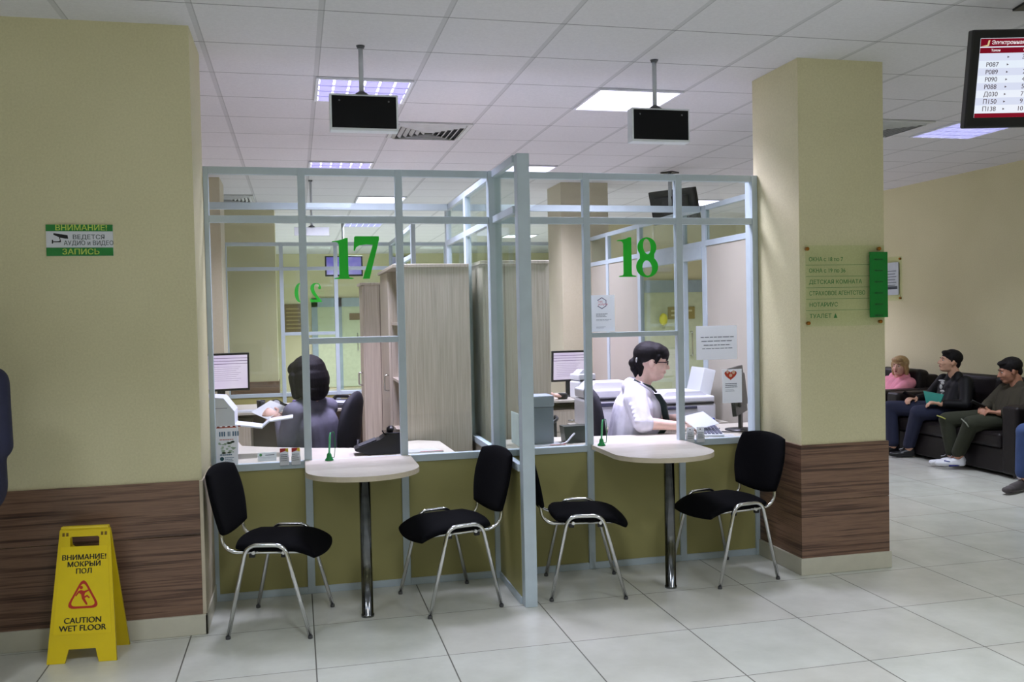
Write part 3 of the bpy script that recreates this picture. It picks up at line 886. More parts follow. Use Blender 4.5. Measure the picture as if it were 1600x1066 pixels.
sheet('white paper stack at right of the dark terminal in window 17', 'paper', [(0.62, 5.375), (0.84, 5.375), (0.80, 5.50), (0.63, 5.50)], 0.764, th=0.008, edge=[(0.70, 5.375), (0.84, 5.375), (0.84, 5.384), (0.70, 5.384)])
sheet('white papers with red edge on counter 18 beside the thick post', 'paper', [(1.36, 5.37), (1.60, 5.37), (1.63, 5.50), (1.38, 5.50)], 0.764, th=0.006, edge=[(1.50, 5.37), (1.60, 5.37), (1.625, 5.48), (1.615, 5.48), (1.592, 5.38), (1.50, 5.38)])
sheet('loose white sheet on counter 18 in front of the dark monitor', 'paper', [(2.55, 5.37), (2.74, 5.37), (2.76, 5.45), (2.60, 5.47)], 0.764)
t = thing('paper_sheet', 'open document tilted on the keyboard of window 18', 'paper', (2.60, 5.60, 0.825), 0.3)
part('sheet', MB().obox((0, 0, 0.022), 0.20, 0.16, 0.004, (0.45, -0.12, 0)), PAPER, t)
sheet('white papers spread on the rear desk in window 17', 'paper', [(-0.62, 8.47), (-0.05, 8.47), (0.1, 8.62), (-0.5, 8.65)], 0.75, th=0.01)

# file box, dark box, terminal, phone
t = thing('file_box', 'blue-grey upright file box beside the thick post in window 18', 'box', (1.46, 5.50, 0.764))
part('box_body', MB().box(-0.10, -0.06, 0, 0.085, 0.10, 0.235, 0.004, 2), GREYP, t)
part('box_lid', MB().box(-0.103, -0.064, 0.235, 0.089, 0.104, 0.305, 0.006, 2), M('grey_plastic_pale', (160, 168, 178), 0.45), t)
t = thing('card_reader_box', 'small dark green-black box with white cable on counter 18', 'box', (1.70, 5.50, 0.764))
part('box_body', MB().prism([(-0.075, 0), (0.075, 0), (0.085, 0.105), (-0.088, 0.105)], -0.05, 0.05, 'y'), M('dark_green_plastic', (34, 42, 38), 0.4), t)
part('cable', MB().tube(rounded([(-0.02, -0.052, 0.06), (-0.05, -0.08, 0.045), (-0.085, -0.10, 0.012), (-0.13, -0.11, 0.006)], 0.03), 0.006, 8), WHITEP, t)
t = thing('payment_terminal', 'black wedge-shaped terminal on counter 17 beside the green pen', 'terminal', (0.47, 5.47, 0.764))
part('terminal_body', MB().prism([(-0.15, 0.028), (-0.06, 0.0), (0.125, 0.0), (0.135, 0.118), (0.04, 0.118), (0.0, 0.09), (-0.15, 0.04)], -0.07, 0.07, 'y'), BLACKP, t)
part('terminal_lip', MB().box(0.02, -0.072, 0.118, 0.136, 0.072, 0.128, 0.003, 1), M('glossy_black', (12, 12, 14), 0.1), t)
part('handset', MB().tube(rounded([(0.06, -0.05, 0.135), (0.075, 0, 0.152), (0.06, 0.05, 0.135)], 0.03), 0.016, 10), BLACKP, t)
part('keypad', MB().obox((-0.075, 0, 0.069), 0.11, 0.11, 0.004, (0, -0.35, 0)), M('keypad_grey', (60, 62, 66), 0.5), t)
def pen(label, x, y):
    t = thing('counter_pen', label, 'pen', (x, y, 0.769), group=None)
    G = M('green_plastic', (20, 130, 62), 0.3)
    part('pen_base', MB().lathe([(0.024, 0), (0.024, 0.006), (0.015, 0.016), (0.013, 0.034), (0.008, 0.042), (0.003, 0.044)], (0, 0, 0), 20), G, t)
    part('pen_barrel', MB().tube([(0.0, 0, 0.03), (0.006, 0, 0.13), (0.010, 0.0, 0.158)], [0.0055, 0.006, 0.003], 10), M('green_pen', (90, 190, 130), 0.3), t)
    part('pen_cord', MB().tube(rounded([(0.010, 0, 0.15), (0.03, 0, 0.165), (0.035, -0.002, 0.08), (0.028, -0.004, 0.012), (0.01, 0, 0.02)], 0.03), 0.0022, 6), G, t)
pen('green pen on round base left of the black terminal at window 17', 0.165, 5.26)
pen('green pen on round base at the left corner of table 18', 1.79, 5.25)

# leaflet and card holders on the sills
def print_lines(mb, x0, x1, z1, n, dz, y, hgt=0.003, rag=0.25, seed=1, facing='-y'):
    rnd = random.Random(seed)
    for k in range(n):
        xe = x1 - (x1 - x0) * rag * rnd.random()
        x = x0
        while x < xe:
            w = min((x1 - x0) * rnd.uniform(0.08, 0.2), xe - x)
            mb.box(x, y - 0.0006, z1 - k * dz - hgt, x + w, y + 0.0004, z1 - k * dz)
            x += w + (x1 - x0) * 0.025
def leaflet(name, label, cat, x0, x1, z0, z1, y, fn, tilt=0):
    t = thing(name, label, cat, ((x0 + x1) / 2, y, z0), world=True)
    part('sheet', MB().box(x0, y - 0.001, z0, x1, y + 0.001, z1), PAPER, t)
    fn(t, x0, x1, z0, z1, y - 0.0014)
    return t
def f_info(t, x0, x1, z0, z1, y):
    w = x1 - x0
    d = MB(); print_lines(d, x0 + 0.02, x1 - 0.02, z1 - 0.075, 1, 0.02, y, 0.004); d.box(x0 + 0.005, y - 0.0006, z1 - 0.012, x1 - 0.005, y + 0.0004, z1 - 0.006)
    part('print_red', d, M('red_soft', (196, 112, 96), 0.6), t)
    d = MB()
    for k in range(5): d.box(x0 + 0.008 + k * 0.028, y - 0.0006, z1 - 0.007, x0 + 0.022 + k * 0.028, y + 0.0004, z1 - 0.001)
    part('print_red', d, M('brown_print', (130, 52, 40), 0.6), t)
    d = MB()
    for a, c in ((0.018, 0.055), (0.064, 0.080), (0.09, 0.128)): 
        for s in range(3): d.box(x0 + a + s * (c - a) / 3, y - 0.0006, z1 - 0.058, x0 + a + (s + 0.65) * (c - a) / 3, y + 0.0004, z1 - 0.032)
    print_lines(d, x0 + 0.02, x1 - 0.03, z0 + 0.06, 1, 0.01, y, 0.006)
    print_lines(d, x0 + 0.045, x1 - 0.02, z0 + 0.042, 3, 0.009, y, 0.004)
    part('print_blue', d, M('blue_grey_print', (92, 122, 146), 0.6), t)
    d = MB(); shape2d(d, [ellp(0, 0, 0.011, 0.011)], (x0 + 0.03, y, z0 + 0.035), ext=0.0005)
    part('round_emblem', d, M('teal_print', (40, 88, 100), 0.6), t)
    d = MB()
    rnd = random.Random(3)
    for k in range(26):
        a = rnd.uniform(0, 1); bq = rnd.uniform(0, 1)
        shape2d(d, [ellp(0, 0, rnd.uniform(0.004, 0.012), rnd.uniform(0.003, 0.007), 10)], (x0 + 0.015 + a * (w - 0.03), y, z0 + 0.065 + bq * 0.065), ext=0.0004)
    part('pale_drawing', d, M('green_soft', (176, 200, 178), 0.7), t)
leaflet('info_leaflet', 'tall information leaflet standing in the left corner of window 17', 'leaflet', -0.451, -0.335, 0.766, 0.985, 5.318, f_info)
leaf = [o for o in bpy.data.objects if o.name.startswith('info_leaflet')][0]
def name_card():
    t = thing('name_card', 'small white name card with green mark on sill 17', 'card', (-0.18, 5.40, 0.764), world=True)
    part('card', MB().obox((-0.18, 5.40, 0.788), 0.105, 0.003, 0.05, (-0.25, 0, 0)), PAPER, t)
    part('card_foot', MB().box(-0.23, 5.395, 0.764, -0.13, 5.43, 0.766), PAPER, t)
    d = MB().obox((-0.165, 5.3975, 0.798), 0.05, 0.001, 0.004, (-0.25, 0, 0)).obox((-0.172, 5.3995, 0.783), 0.08, 0.001, 0.004, (-0.25, 0, 0)).obox((-0.172, 5.401, 0.776), 0.07, 0.001, 0.003, (-0.25, 0, 0))
    part('card_text', d, INK, t)
    d = MB(); shape2d(d, [ellp(0, 0, 0.008, 0.008)], (-0.215, 5.3945, 0.80), ext=0.0006); part('green_mark', d, GREENS, t)
name_card()
def card_box(label, x, colour, y=5.287):
    t = thing('card_holder', label, 'card holder', (x, y, 0.748), world=True)
    part('holder', MB().box(x - 0.026, y, 0.748, x + 0.026, y + 0.018, 0.80, 0.004, 2), WHITEP, t)
    part('card_stack', MB().box(x - 0.023, y + 0.004, 0.80, x + 0.023, y + 0.014, 0.846), PAPER, t)
    if colour:
        d = MB().prism([(x - 0.023, 0.846), (x - 0.023, 0.822), (x + 0.004, 0.830), (x + 0.01, 0.846)], y + 0.0028, y + 0.004, 'y'); part('red_corner', d, RED, t, 'red printed corner')
        d = MB().prism([(x + 0.01, 0.846), (x + 0.004, 0.830), (x + 0.023, 0.824), (x + 0.023, 0.846)], y + 0.0028, y + 0.004, 'y'); part('yellow_corner', d, M('yellow_print', (224, 196, 64), 0.6), t, 'yellow printed corner')
    else:
        d = MB(); shape2d(d, [ellp(0, 0, 0.004, 0.004, 12)], (x - 0.004, y + 0.003, 0.832), ext=0.0005); part('dark_dot', d, INKB, t)
    d = MB(); print_lines(d, x - 0.02, x + 0.018, 0.812, 4, 0.011, y + 0.0028 if False else y - 0.0004, 0.003, seed=int(x * 100) + 90); part('card_text', d, INK, t)
card_box('red and yellow topped card holder on sill 17, left of the pair', -0.083, True)
card_box('red and yellow topped card holder on sill 17, next to the window post', -0.019, True)
card_box('white card holder on sill 18, touching the window post', 2.393, False)
card_box('white card holder on sill 18, right of the pair', 2.462, False)

# papers stuck on the glass
def f_poster(t, x0, x1, z0, z1, y):
    cx, cz = x0 + 0.068, z1 - 0.05
    hexa = [(0.034 * math.cos(PI / 6 + k * PI / 3), 0.036 * math.sin(PI / 6 + k * PI / 3)) for k in range(6)]
    inn = [(a * 0.86, c * 0.86) for a, c in hexa]
    d = MB()
    for k in range(6):
        a, c = hexa[k], hexa[(k + 1) % 6]; e, f = inn[(k + 1) % 6], inn[k]
        if k in (2,): continue
        d.prism([(cx + a[0], cz + a[1]), (cx + c[0], cz + c[1]), (cx + e[0], cz + e[1]), (cx + f[0], cz + f[1])], y - 0.0006, y, 'y')
    part('hexagon_emblem', d, M('purple_grey', (96, 78, 112), 0.6), t)
    d = MB(); text(d, 'гос', 0.019, (cx - 0.024, y - 0.0004, cz + 0.010), ext=0.0002, align='LEFT'); text(d, 'услуги', 0.019, (cx - 0.024, y - 0.0004, cz - 0.007), ext=0.0002, align='LEFT')
    part('emblem_text', d, M('red_print_soft', (206, 70, 78), 0.6), t)
    d = MB(); print_lines(d, x0 + 0.03, x1 - 0.045, z1 - 0.115, 3, 0.008, y, 0.003); print_lines(d, x0 + 0.03, x1 - 0.02, z1 - 0.15, 2, 0.007, y, 0.0015); print_lines(d, x0 + 0.03, x1 - 0.06, z0 + 0.03, 2, 0.007, y, 0.0015)
    part('poster_text', d, INK, t)
leaflet('wall_poster', 'white poster with hexagon emblem on the glass left of number 18', 'poster', 1.764, 1.915, 1.46, 1.685, 5.322, f_poster)
def f_notice(t, x0, x1, z0, z1, y):
    d = MB(); print_lines(d, x0 + 0.03, x1 - 0.02, z1 - 0.07, 1, 0.02, y, 0.005, 0.05, 4); print_lines(d, x0 + 0.035, x1 - 0.03, z1 - 0.095, 1, 0.02, y, 0.005, 0.05, 5); print_lines(d, x0 + 0.05, x1 - 0.04, z1 - 0.12, 1, 0.02, y, 0.005, 0.05, 6); print_lines(d, x0 + 0.04, x1 - 0.03, z1 - 0.142, 1, 0.02, y, 0.004, 0.05, 7)
    part('notice_text', d, INK, t)
leaflet('notice_sheet', 'landscape white notice taped on the right pane of window 18', 'notice', 2.455, 2.735, 1.265, 1.48, 5.322, f_notice)
def f_heart(t, x0, x1, z0, z1, y):
    cx, cz = (x0 + x1) / 2 - 0.01, z1 - 0.035
    d = MB()
    hp = []
    for i in range(30):
        a = 2 * PI * i / 30
        hp.append((16 * math.sin(a) ** 3 / 16 * 0.042, (13 * math.cos(a) - 5 * math.cos(2 * a) - 2 * math.cos(3 * a)) / 16 * 0.034))
    shape2d(d, [hp], (cx, y, cz), ext=0.0005)
    part('red_heart', d, M('heart_red', (196, 66, 44), 0.6), t)
    d = MB(); shape2d(d, [ellp(-0.022, 0.02, 0.008, 0.012, 14)], (cx, y - 0.001, cz), ext=0.0004); shape2d(d, [ellp(0.02, 0.016, 0.011, 0.012, 14)], (cx, y - 0.001, cz), ext=0.0004)
    shape2d(d, [[(-0.012, 0.0), (0.0, 0.008), (0.012, 0.0), (0.006, -0.014), (-0.008, -0.014)]], (cx, y - 0.001, cz), ext=0.0004)
    part('heart_detail', d, M('pale_print', (226, 190, 170), 0.6), t)
    d = MB(); print_lines(d, x0 + 0.02, x1 - 0.03, z0 + 0.125, 3, 0.011, y, 0.004, 0.3, 8); print_lines(d, x0 + 0.02, x1 - 0.05, z0 + 0.085, 2, 0.008, y, 0.002, 0.3, 9)
    part('leaflet_text', d, INK, t)
leaflet('heart_leaflet', 'portrait leaflet with red heart on the glass of window 18', 'leaflet', 2.63, 2.765, 0.985, 1.20, 5.322, f_heart)
t = thing('notice_strip', 'pale green strip of paper on the divider glass beside the thick post', 'notice', (1.163, 4.86, 0.86), world=True)
part('sheet', MB().box(1.161, 4.79, 0.86, 1.1635, 4.96, 1.035), M('pale_green_paper', (206, 226, 218), 0.6), t)

# small desk clutter
def desk_phone(label, loc, rotz):
    t = thing('desk_phone', label, 'telephone', loc, rotz)
    part('phone_body', MB().prism([(-0.09, 0), (0.09, 0), (0.09, 0.07), (0.05, 0.075), (-0.09, 0.03)], -0.1, 0.1, 'y'), M('dark_grey_plastic', (48, 50, 60), 0.4), t)
    part('handset', MB().tube(rounded([(0.0, -0.085, 0.075), (0.02, -0.07, 0.10), (0.02, 0.07, 0.10), (0.0, 0.085, 0.075)], 0.03), 0.016, 10), BLACKP, t)
    part('buttons', MB().obox((-0.03, 0, 0.054), 0.08, 0.12, 0.004, (0, -0.25, 0)), M('button_grey', (170, 174, 184), 0.5), t)
desk_phone('dark telephone on the rear desk right of the seated woman', (0.40, 8.62, 0.75), math.radians(60))
def desk_cup(label, x, y, z, col, r=0.035, h=0.09):
    t = thing('desk_cup', label, 'cup', (x, y, z))
    m_ = M('cup_%d_%d_%d' % col, col, 0.4)
    part('cup_body', MB().lathe([(r * 0.85, 0), (r, h), (r * 0.9, h), (r * 0.75, 0.006)], (0, 0, 0), 18), m_, t)
desk_cup('small black cup beside the rear monitor in window 17', -0.33, 8.66, 0.75, (20, 20, 24), 0.04, 0.09)
desk_cup('small violet cup on the rear desk in window 17', -0.02, 8.75, 0.75, (90, 70, 150), 0.03, 0.07)
desk_cup('small bright green cup on the rear desk in window 17', 0.24, 8.60, 0.75, (40, 160, 80), 0.035, 0.03)
t = thing('tape_dispenser', 'black dispenser on the rear desk left of the seated woman', 'dispenser', (-0.17, 8.72, 0.75), 0.3)
part('dispenser_body', MB().prism([(-0.09, 0), (0.09, 0), (0.10, 0.03), (0.04, 0.05), (-0.02, 0.09), (-0.08, 0.07)], -0.03, 0.03, 'y'), BLACKP, t)
part('tape_roll', MB().add(MB().lathe([(0.03, -0.012), (0.03, 0.012)], (0, 0, 0), 18), Matrix.Translation((-0.035, -0.035, 0.055)) @ Matrix.Rotation(PI / 2, 4, 'X')), WHITEP, t)
t = thing('mouse', 'small dark computer mouse beside the rear monitor in window 18', 'mouse', (2.50, 8.47, 0.75), 0.5)
part('mouse_body', MB().add(cushion(0.06, 0.11, 0.06), Matrix.Translation((0, 0, 0.031))), BLACKP, t)
t = thing('ink_stamp', 'blue and black stamp on counter 18 left of the dark monitor', 'stamp', (2.77, 5.82, 0.764))
part('stamp_body', MB().box(-0.035, -0.03, 0, 0.035, 0.03, 0.07, 0.008, 2), M('blue_plastic', (38, 60, 170), 0.35), t)
part('stamp_handle', MB().box(-0.095, -0.03, 0, -0.037, 0.03, 0.085, 0.01, 2), BLACKP, t)
t = thing('desk_cable', 'black cable loops at the foot of the dark monitor', 'cable', (2.85, 5.6, 0.764), world=True)
part('cable', MB().tube(rounded([(2.99, 5.62, 0.95), (3.03, 5.60, 0.93), (3.02, 5.58, 0.85), (2.95, 5.52, 0.772), (2.84, 5.50, 0.77), (2.74, 5.55, 0.77), (2.70, 5.64, 0.77), (2.80, 5.72, 0.77)], 0.06), 0.004, 8), BLACKP, t)

# ------------------------------------------------------------------ hanging displays
def hanging_display(label, x, y, z, w, h, pole_x, flip=False, group='hanging queue displays', back=False):
    t = thing('hanging_display', label, 'display', (x, y, 0), world=True, group=group)
    part('display_housing', MB().box(x - w / 2, y - 0.03, z - h / 2, x + w / 2, y + 0.045, z + h / 2, 0.004, 2), M('pale_housing', (232, 236, 240), 0.45), t)
    if not back:
        part('display_face', MB().box(x - w / 2 + 0.011, y - 0.032, z - h / 2 + 0.014, x + w / 2 - 0.011, y - 0.0302, z + h / 2 - 0.011), M('led_matrix_off', (13, 14, 16), 0.5, var=0.3, scale=160, spec=0.2), t)
        for s in (-1, 1): part('face_screw', MB().add(MB().lathe([(0.005, 0), (0.004, 0.002)], (0, 0, 0), 12), Matrix.Translation((x + s * w * 0.36, y - 0.0322, z + h * 0.31)) @ Matrix.Rotation(PI / 2, 4, 'X')), M('screw', (120, 122, 124), 0.4, 0.8), t)
    part('hanger_pole', MB().tube([(pole_x, y, z + h / 2), (pole_x, y, CE)], 0.0125, 14), M('pole_grey', (196, 200, 206), 0.45), t)
    part('hanger_cap', MB().lathe([(0.018, 0), (0.024, 0.014)], (pole_x, y, CE - 0.0145), 16), M('pole_cap', (90, 92, 96), 0.4, 0.4), t)
    part('hanger_flange', MB().lathe([(0.045, 0), (0.03, 0.012), (0.016, 0.022)], (pole_x, y, z + h / 2 - 0.002), 16), M('pole_cap', (90, 92, 96), 0.4, 0.4), t)
    return t
hanging_display('dark hanging display above window 17', 0.388, 5.0, 2.677, 0.365, 0.195, 0.378)
hanging_display('dark hanging display above window 18', 2.093, 5.0, 2.658, 0.36, 0.195, 2.068)
hanging_display('white back of a hanging display above the mirrored 20', 0.19, 9.87, 2.50, 0.36, 0.09, 0.19, group=None, back=True)

# ------------------------------------------------------------------ signs on walls
t = thing('wall_sign', 'green and white audio and video recording sign on the left wall', 'sign', (-1.008, 4.795, 1.9), world=True)
sx0, sx1, sz0, sz1, sy = -1.158, -0.858, 1.902, 2.053, 4.795
part('sign_board', MB().box(sx0, sy - 0.003, sz0, sx1, 4.80, sz1), WHITEP, t)
part('green_band', MB().box(sx0, sy - 0.0045, sz1 - 0.032, sx1, sy - 0.003, sz1), GREENS, t, 'upper green band')
part('green_band', MB().box(sx0, sy - 0.0045, sz0, sx1, sy - 0.003, sz0 + 0.040), GREENS, t, 'lower green band')
LT = M('lime_print', (190, 214, 96), 0.6)
d = MB(); text(d, 'ВНИМАНИЕ!', 0.037, (-1.0, sy - 0.005, sz1 - 0.0165), bold=0.0008, sx=1.05); text(d, 'ЗАПИСЬ', 0.037, (-1.005, sy - 0.005, sz0 + 0.0185), bold=0.0008, sx=1.1)
part('band_lettering', d, LT, t)
d = MB(); text(d, 'ВЕДЕТСЯ', 0.030, (-0.968, sy - 0.0035, 1.992), bold=0.0004, sx=1.05); text(d, 'АУДИО и ВИДЕО', 0.030, (-0.968, sy - 0.0035, 1.963), bold=0.0004, sx=0.9)
part('black_lettering', d, M('sign_text', (92, 104, 104), 0.6), t)
d = MB()
shape2d(d, [[(-1.124, 2.012), (-1.062, 2.002), (-1.060, 1.985), (-1.077, 1.986), (-1.095, 1.990), (-1.125, 2.004)]], (0, sy - 0.0035, 0))
shape2d(d, [[(-1.101, 1.992), (-1.095, 1.990), (-1.098, 1.974), (-1.118, 1.972), (-1.118, 1.968), (-1.094, 1.968), (-1.092, 1.972)]], (0, sy - 0.0035, 0))
shape2d(d, [[(-1.132, 1.980), (-1.127, 1.979), (-1.127, 1.972), (-1.117, 1.973), (-1.117, 1.968), (-1.127, 1.968), (-1.128, 1.961), (-1.133, 1.962)]], (0, sy - 0.0035, 0))
part('camera_pictogram', d, INKB, t)

t = thing('direction_sign', 'acrylic directory sign with green strip on the front column', 'sign', (3.16, 4.80, 1.45), world=True)
PLATE = mat_glass('acrylic_plate', (0.96, 0.985, 0.93))
part('sign_plate', MB().box(2.905, 4.788, 1.47, 3.43, 4.792, 1.945, 0.001, 1), PLATE, t)
part('green_strip', MB().box(3.325, 4.779, 1.515, 3.445, 4.787, 1.905, 0.001, 1), M('green_acrylic', (10, 128, 48), 0.3), t)
GL = M('green_lettering', (60, 128, 62), 0.6)
d = MB()
for k, s in enumerate(['ОКНА с 18 по 7', 'ОКНА с 19 по 36', 'ДЕТСКАЯ КОМНАТА', 'СТРАХОВОЕ АГЕНТСТВО', 'НОТАРИУС', 'ТУАЛЕТ']):
    text(d, s, 0.034, (2.925, 4.787, 1.862 - k * 0.0665), align='LEFT', sx=(0.92, 0.92, 1.02, 0.88, 1.0, 1.1)[k])
    if k < 5: d.box(2.905, 4.7865, 1.829 - k * 0.0665, 3.325, 4.7878, 1.831 - k * 0.0665)
d.add(MB().prism([(3.085, 1.518), (3.109, 1.518), (3.097, 1.545)], 4.7865, 4.7878, 'y'))
part('sign_lettering', d, GL, t)
d = MB()
for k in range(6): d.add(MB().box(3.36, 4.7775, 1.856 - k * 0.0665, 3.41, 4.779, 1.864 - k * 0.0665).prism([(3.35, 1.860 - k * 0.0665), (3.368, 1.868 - k * 0.0665), (3.368, 1.852 - k * 0.0665)], 4.7775, 4.779, 'y'))
part('arrow_marks', d, M('dark_green_marks', (26, 96, 44), 0.5), t)
for (x, z) in ((2.922, 1.925), (3.40, 1.925), (2.925, 1.49), (3.405, 1.49)):
    part('brass_spacer', MB().add(MB().lathe([(0.011, 0), (0.011, 0.018), (0.007, 0.022)], (0, 0, 0), 16), Matrix.Translation((x, 4.808, z)) @ Matrix.Rotation(PI / 2, 4, 'X')), M('brass', (176, 116, 48), 0.3, 0.9), t)

t = thing('wall_notice', 'white framed notice on the right wall beside the green strip', 'notice', (7.195, 10.0, 1.7), world=True)
part('acrylic_plate', MB().box(7.186, 9.70, 1.66, 7.190, 10.5, 2.2), PLATE, t)
part('sheet', MB().box(7.182, 9.76, 1.73, 7.186, 10.4, 2.13), M('notice_paper', (196, 204, 210), 0.6), t)
d = MB()
for k in range(7): d.box(7.180, 9.80 + 0.02 * (k % 2), 2.02 - k * 0.035, 7.182, 10.34, 2.028 - k * 0.035)
d.box(7.180, 9.78, 1.80, 7.182, 10.0, 1.84)
part('notice_text', d, INK, t)
for z in (1.69, 2.17): part('spacer', MB().add(MB().lathe([(0.014, 0), (0.014, 0.02)], (0, 0, 0), 12), Matrix.Translation((7.2, 9.74, z)) @ Matrix.Rotation(-PI / 2, 4, 'Y')), M('brass', (176, 116, 48), 0.3, 0.9), t)

# boards on the far walls
t = thing('notice_board', 'small brown notice board on the far wall left of the glass door', 'board', (0.0, 20.84, 1.3), world=True)
part('board', MB().box(-0.25, 20.82, 1.30, 0.25, 20.85, 1.92, 0.004, 1), M('brown_board', (120, 98, 62), 0.6), t)
d = MB()
for k in range(6): d.box(-0.2, 20.817, 1.38 + k * 0.085, 0.18 - 0.05 * (k % 3), 20.82, 1.41 + k * 0.085)
part('board_text', d, M('board_text', (170, 150, 100), 0.6), t)
t = thing('door_plaque', 'small brown plaque on the distant glass door', 'plaque', (1.25, 20.82, 1.6), world=True)
part('plaque', MB().box(1.18, 20.815, 1.55, 1.42, 20.83, 1.70, 0.003, 1), M('brown_board', (120, 98, 62), 0.6), t)
t = thing('door_plaque', 'olive brown plaque on the door seen right of number 18', 'plaque', (6.15, 13.97, 1.5), world=True)
part('plaque', MB().box(5.95, 13.955, 1.46, 6.42, 13.98, 1.66, 0.003, 1), M('olive_plaque', (150, 136, 74), 0.6), t)
part('plaque_text', MB().box(6.0, 13.952, 1.58, 6.37, 13.955, 1.61).box(6.0, 13.952, 1.51, 6.3, 13.955, 1.54), M('pale_text', (206, 200, 150), 0.6), t)
t = thing('balloon', 'yellow balloon hanging on the door behind window 18', 'balloon', (5.84, 13.93, 1.45), world=True)
part('balloon_body', MB().ell((5.84, 13.90, 1.46), (0.07, 0.05, 0.10)).lathe([(0.012, 0), (0.004, 0.02)], (5.84, 13.90, 1.35), 10), M('yellow_rubber', (222, 216, 50), 0.4), t)

# ------------------------------------------------------------------ screens
def tv(name, label, c, rotz, w, h, tilt, screen_mat, pole=True, bez=0.03):
    t = thing(name, label, 'television', c, rotz)
    R = Matrix.Rotation(tilt, 4, 'X')
    part('tv_housing', MB().add(MB().box(-w / 2, -0.02, -h / 2, w / 2, 0.03, h / 2, 0.008, 3).box(-w / 2 + 0.08, 0.03, -h / 2 + 0.05, w / 2 - 0.08, 0.07, h / 2 - 0.06, 0.012, 2), R), BLACKP, t)
    part('screen', MB().add(MB().box(-w / 2 + bez, -0.0225, -h / 2 + bez * 1.25, w / 2 - bez, -0.0205, h / 2 - bez), R), screen_mat, t)
    if pole:
        top = CE - c[2]
        part('hanger_pole', MB().tube([(0, 0.09, 0.0), (0, 0.09, top)], 0.02, 12), M('pole_grey', (196, 200, 206), 0.45), t)
        part('hanger_bracket', MB().box(-0.1, 0.06, -0.08, 0.1, 0.09, 0.08), BLACKP, t)
        part('ceiling_plate', MB().box(-0.07, 0.02, top - 0.012, 0.07, 0.16, top - 0.0005), BLACKP, t)
    return t, R
# queue screen, top right corner
WT, HT = 0.76, 0.455
cx = Vector((2.20, 0, 0))
R2 = Vector((math.cos(YAW), -math.sin(YAW), 0)); F2 = Vector((math.sin(YAW), math.cos(YAW), 0))
left = R2 * 2.205 + F2 * 4.4
cen = left + R2 * (WT / 2)
qt, R = tv('queue_screen', 'large black framed queue screen with red header, top right', (cen.x, cen.y, 2.655), -YAW, WT, HT, 0.20, mat_emit('queue_screen_white', rgb(226, 236, 248), 1.02, rgb(236, 240, 250)), True, 0.04)
bz = 0.036
sw0, sw1, sh0, sh1 = -WT / 2 + 0.04, WT / 2 - 0.04, -HT / 2 + 0.05, HT / 2 - 0.04
RED_E = mat_emit('screen_red', rgb(134, 18, 40), 0.75, rgb(146, 26, 46))
DK_E = mat_emit('screen_text_dark', rgb(96, 88, 96), 0.8, rgb(110, 98, 104))
WH_E = mat_emit('screen_text_white', rgb(240, 228, 232), 0.9)
ROW_E = mat_emit('screen_row_tint', rgb(218, 224, 244), 0.98)
hdr = MB().add(MB().box(sw0, -0.0235, sh1 - 0.038, sw1, -0.0226, sh1 - 0.002).box(sw0, -0.0235, sh1 - 0.068, sw1, -0.0226, sh1 - 0.043).box(sw0, -0.0235, sh0, sw1, -0.0226, sh0 + 0.02), R)
part('screen_header', hdr, RED_E, qt, 'red header and footer bands')
rows = MB()
y0 = sh1 - 0.068
rh = (y0 - (sh0 + 0.024)) / 8
for k in range(0, 8, 2): rows.add(MB().box(sw0, -0.0232, y0 - (k + 1) * rh, sw1, -0.0226, y0 - k * rh), R)
part('row_bands', rows, ROW_E, qt)
Rt = R @ Euler((PI / 2, 0, 0)).to_matrix().to_4x4()
tx = MB()
def tt(mb, s, size, x, z, **k):
    p = R @ Vector((x, -0.0237, z))
    text(mb, s, size, p, rot=Rt.to_3x3(), align='LEFT', ext=0.0002, **k)
for k, (a, n_) in enumerate([('', '30'), ('Р087', '1'), ('Р089', '2'), ('Р090', '4'), ('Р088', '5'), ('Д030', '7'), ('П150', '9'), ('П138', '10')]):
    zc = y0 - (k + 0.55) * rh
    if a: tt(tx, a.replace('Р', 'P'), 0.030, sw0 + 0.034, zc, bold=0.0003)
    tx.add(MB().prism([(sw0 + 0.133, zc - 0.005), (sw0 + 0.143, zc), (sw0 + 0.133, zc + 0.005)], -0.0240, -0.0236, 'y'), R)
    tt(tx, n_, 0.030, sw0 + 0.222 - 0.010 * len(n_), zc, bold=0.0003)
part('queue_numbers', tx, DK_E, qt)
th = MB()
tt(th, 'Электронная очередь', 0.025, sw0 + 0.052, sh1 - 0.021, bold=0.0008)
tt(th, 'Талон', 0.015, sw0 + 0.052, sh1 - 0.056, bold=0.0006); tt(th, 'Окно', 0.015, sw0 + 0.205, sh1 - 0.056, bold=0.0006)
part('header_lettering', th, WH_E, qt)
lg = MB().add(MB().prism([(sw0 + 0.004, sh1 - 0.036), (sw0 + 0.032, sh1 - 0.030), (sw0 + 0.036, sh1 - 0.010), (sw0 + 0.044, sh1 - 0.008), (sw0 + 0.040, sh1 - 0.034), (sw0 + 0.032, sh1 - 0.037)], -0.0242, -0.0237, 'y'), R)
part('header_logo', lg, mat_emit('logo_cream', rgb(236, 214, 160), 0.8), qt)
# lit television in the rear hall
VIO = mat_emit('violet_screen', rgb(96, 84, 200), 0.9, rgb(196, 186, 255), 2.5)
tv('television', 'violet lit television hanging in the rear hall behind number 17', (0.73, 14.0, 2.37), 0, 0.56, 0.31, 0, VIO, True, 0.022)
# television hung in the booth, seen from behind
tv('television', 'dark television hanging at the top of window 18, seen from behind', (3.93, 9.0, 2.69), math.radians(125), 0.56, 0.36, -0.30, M('dark_screen', (12, 13, 16), 0.15))

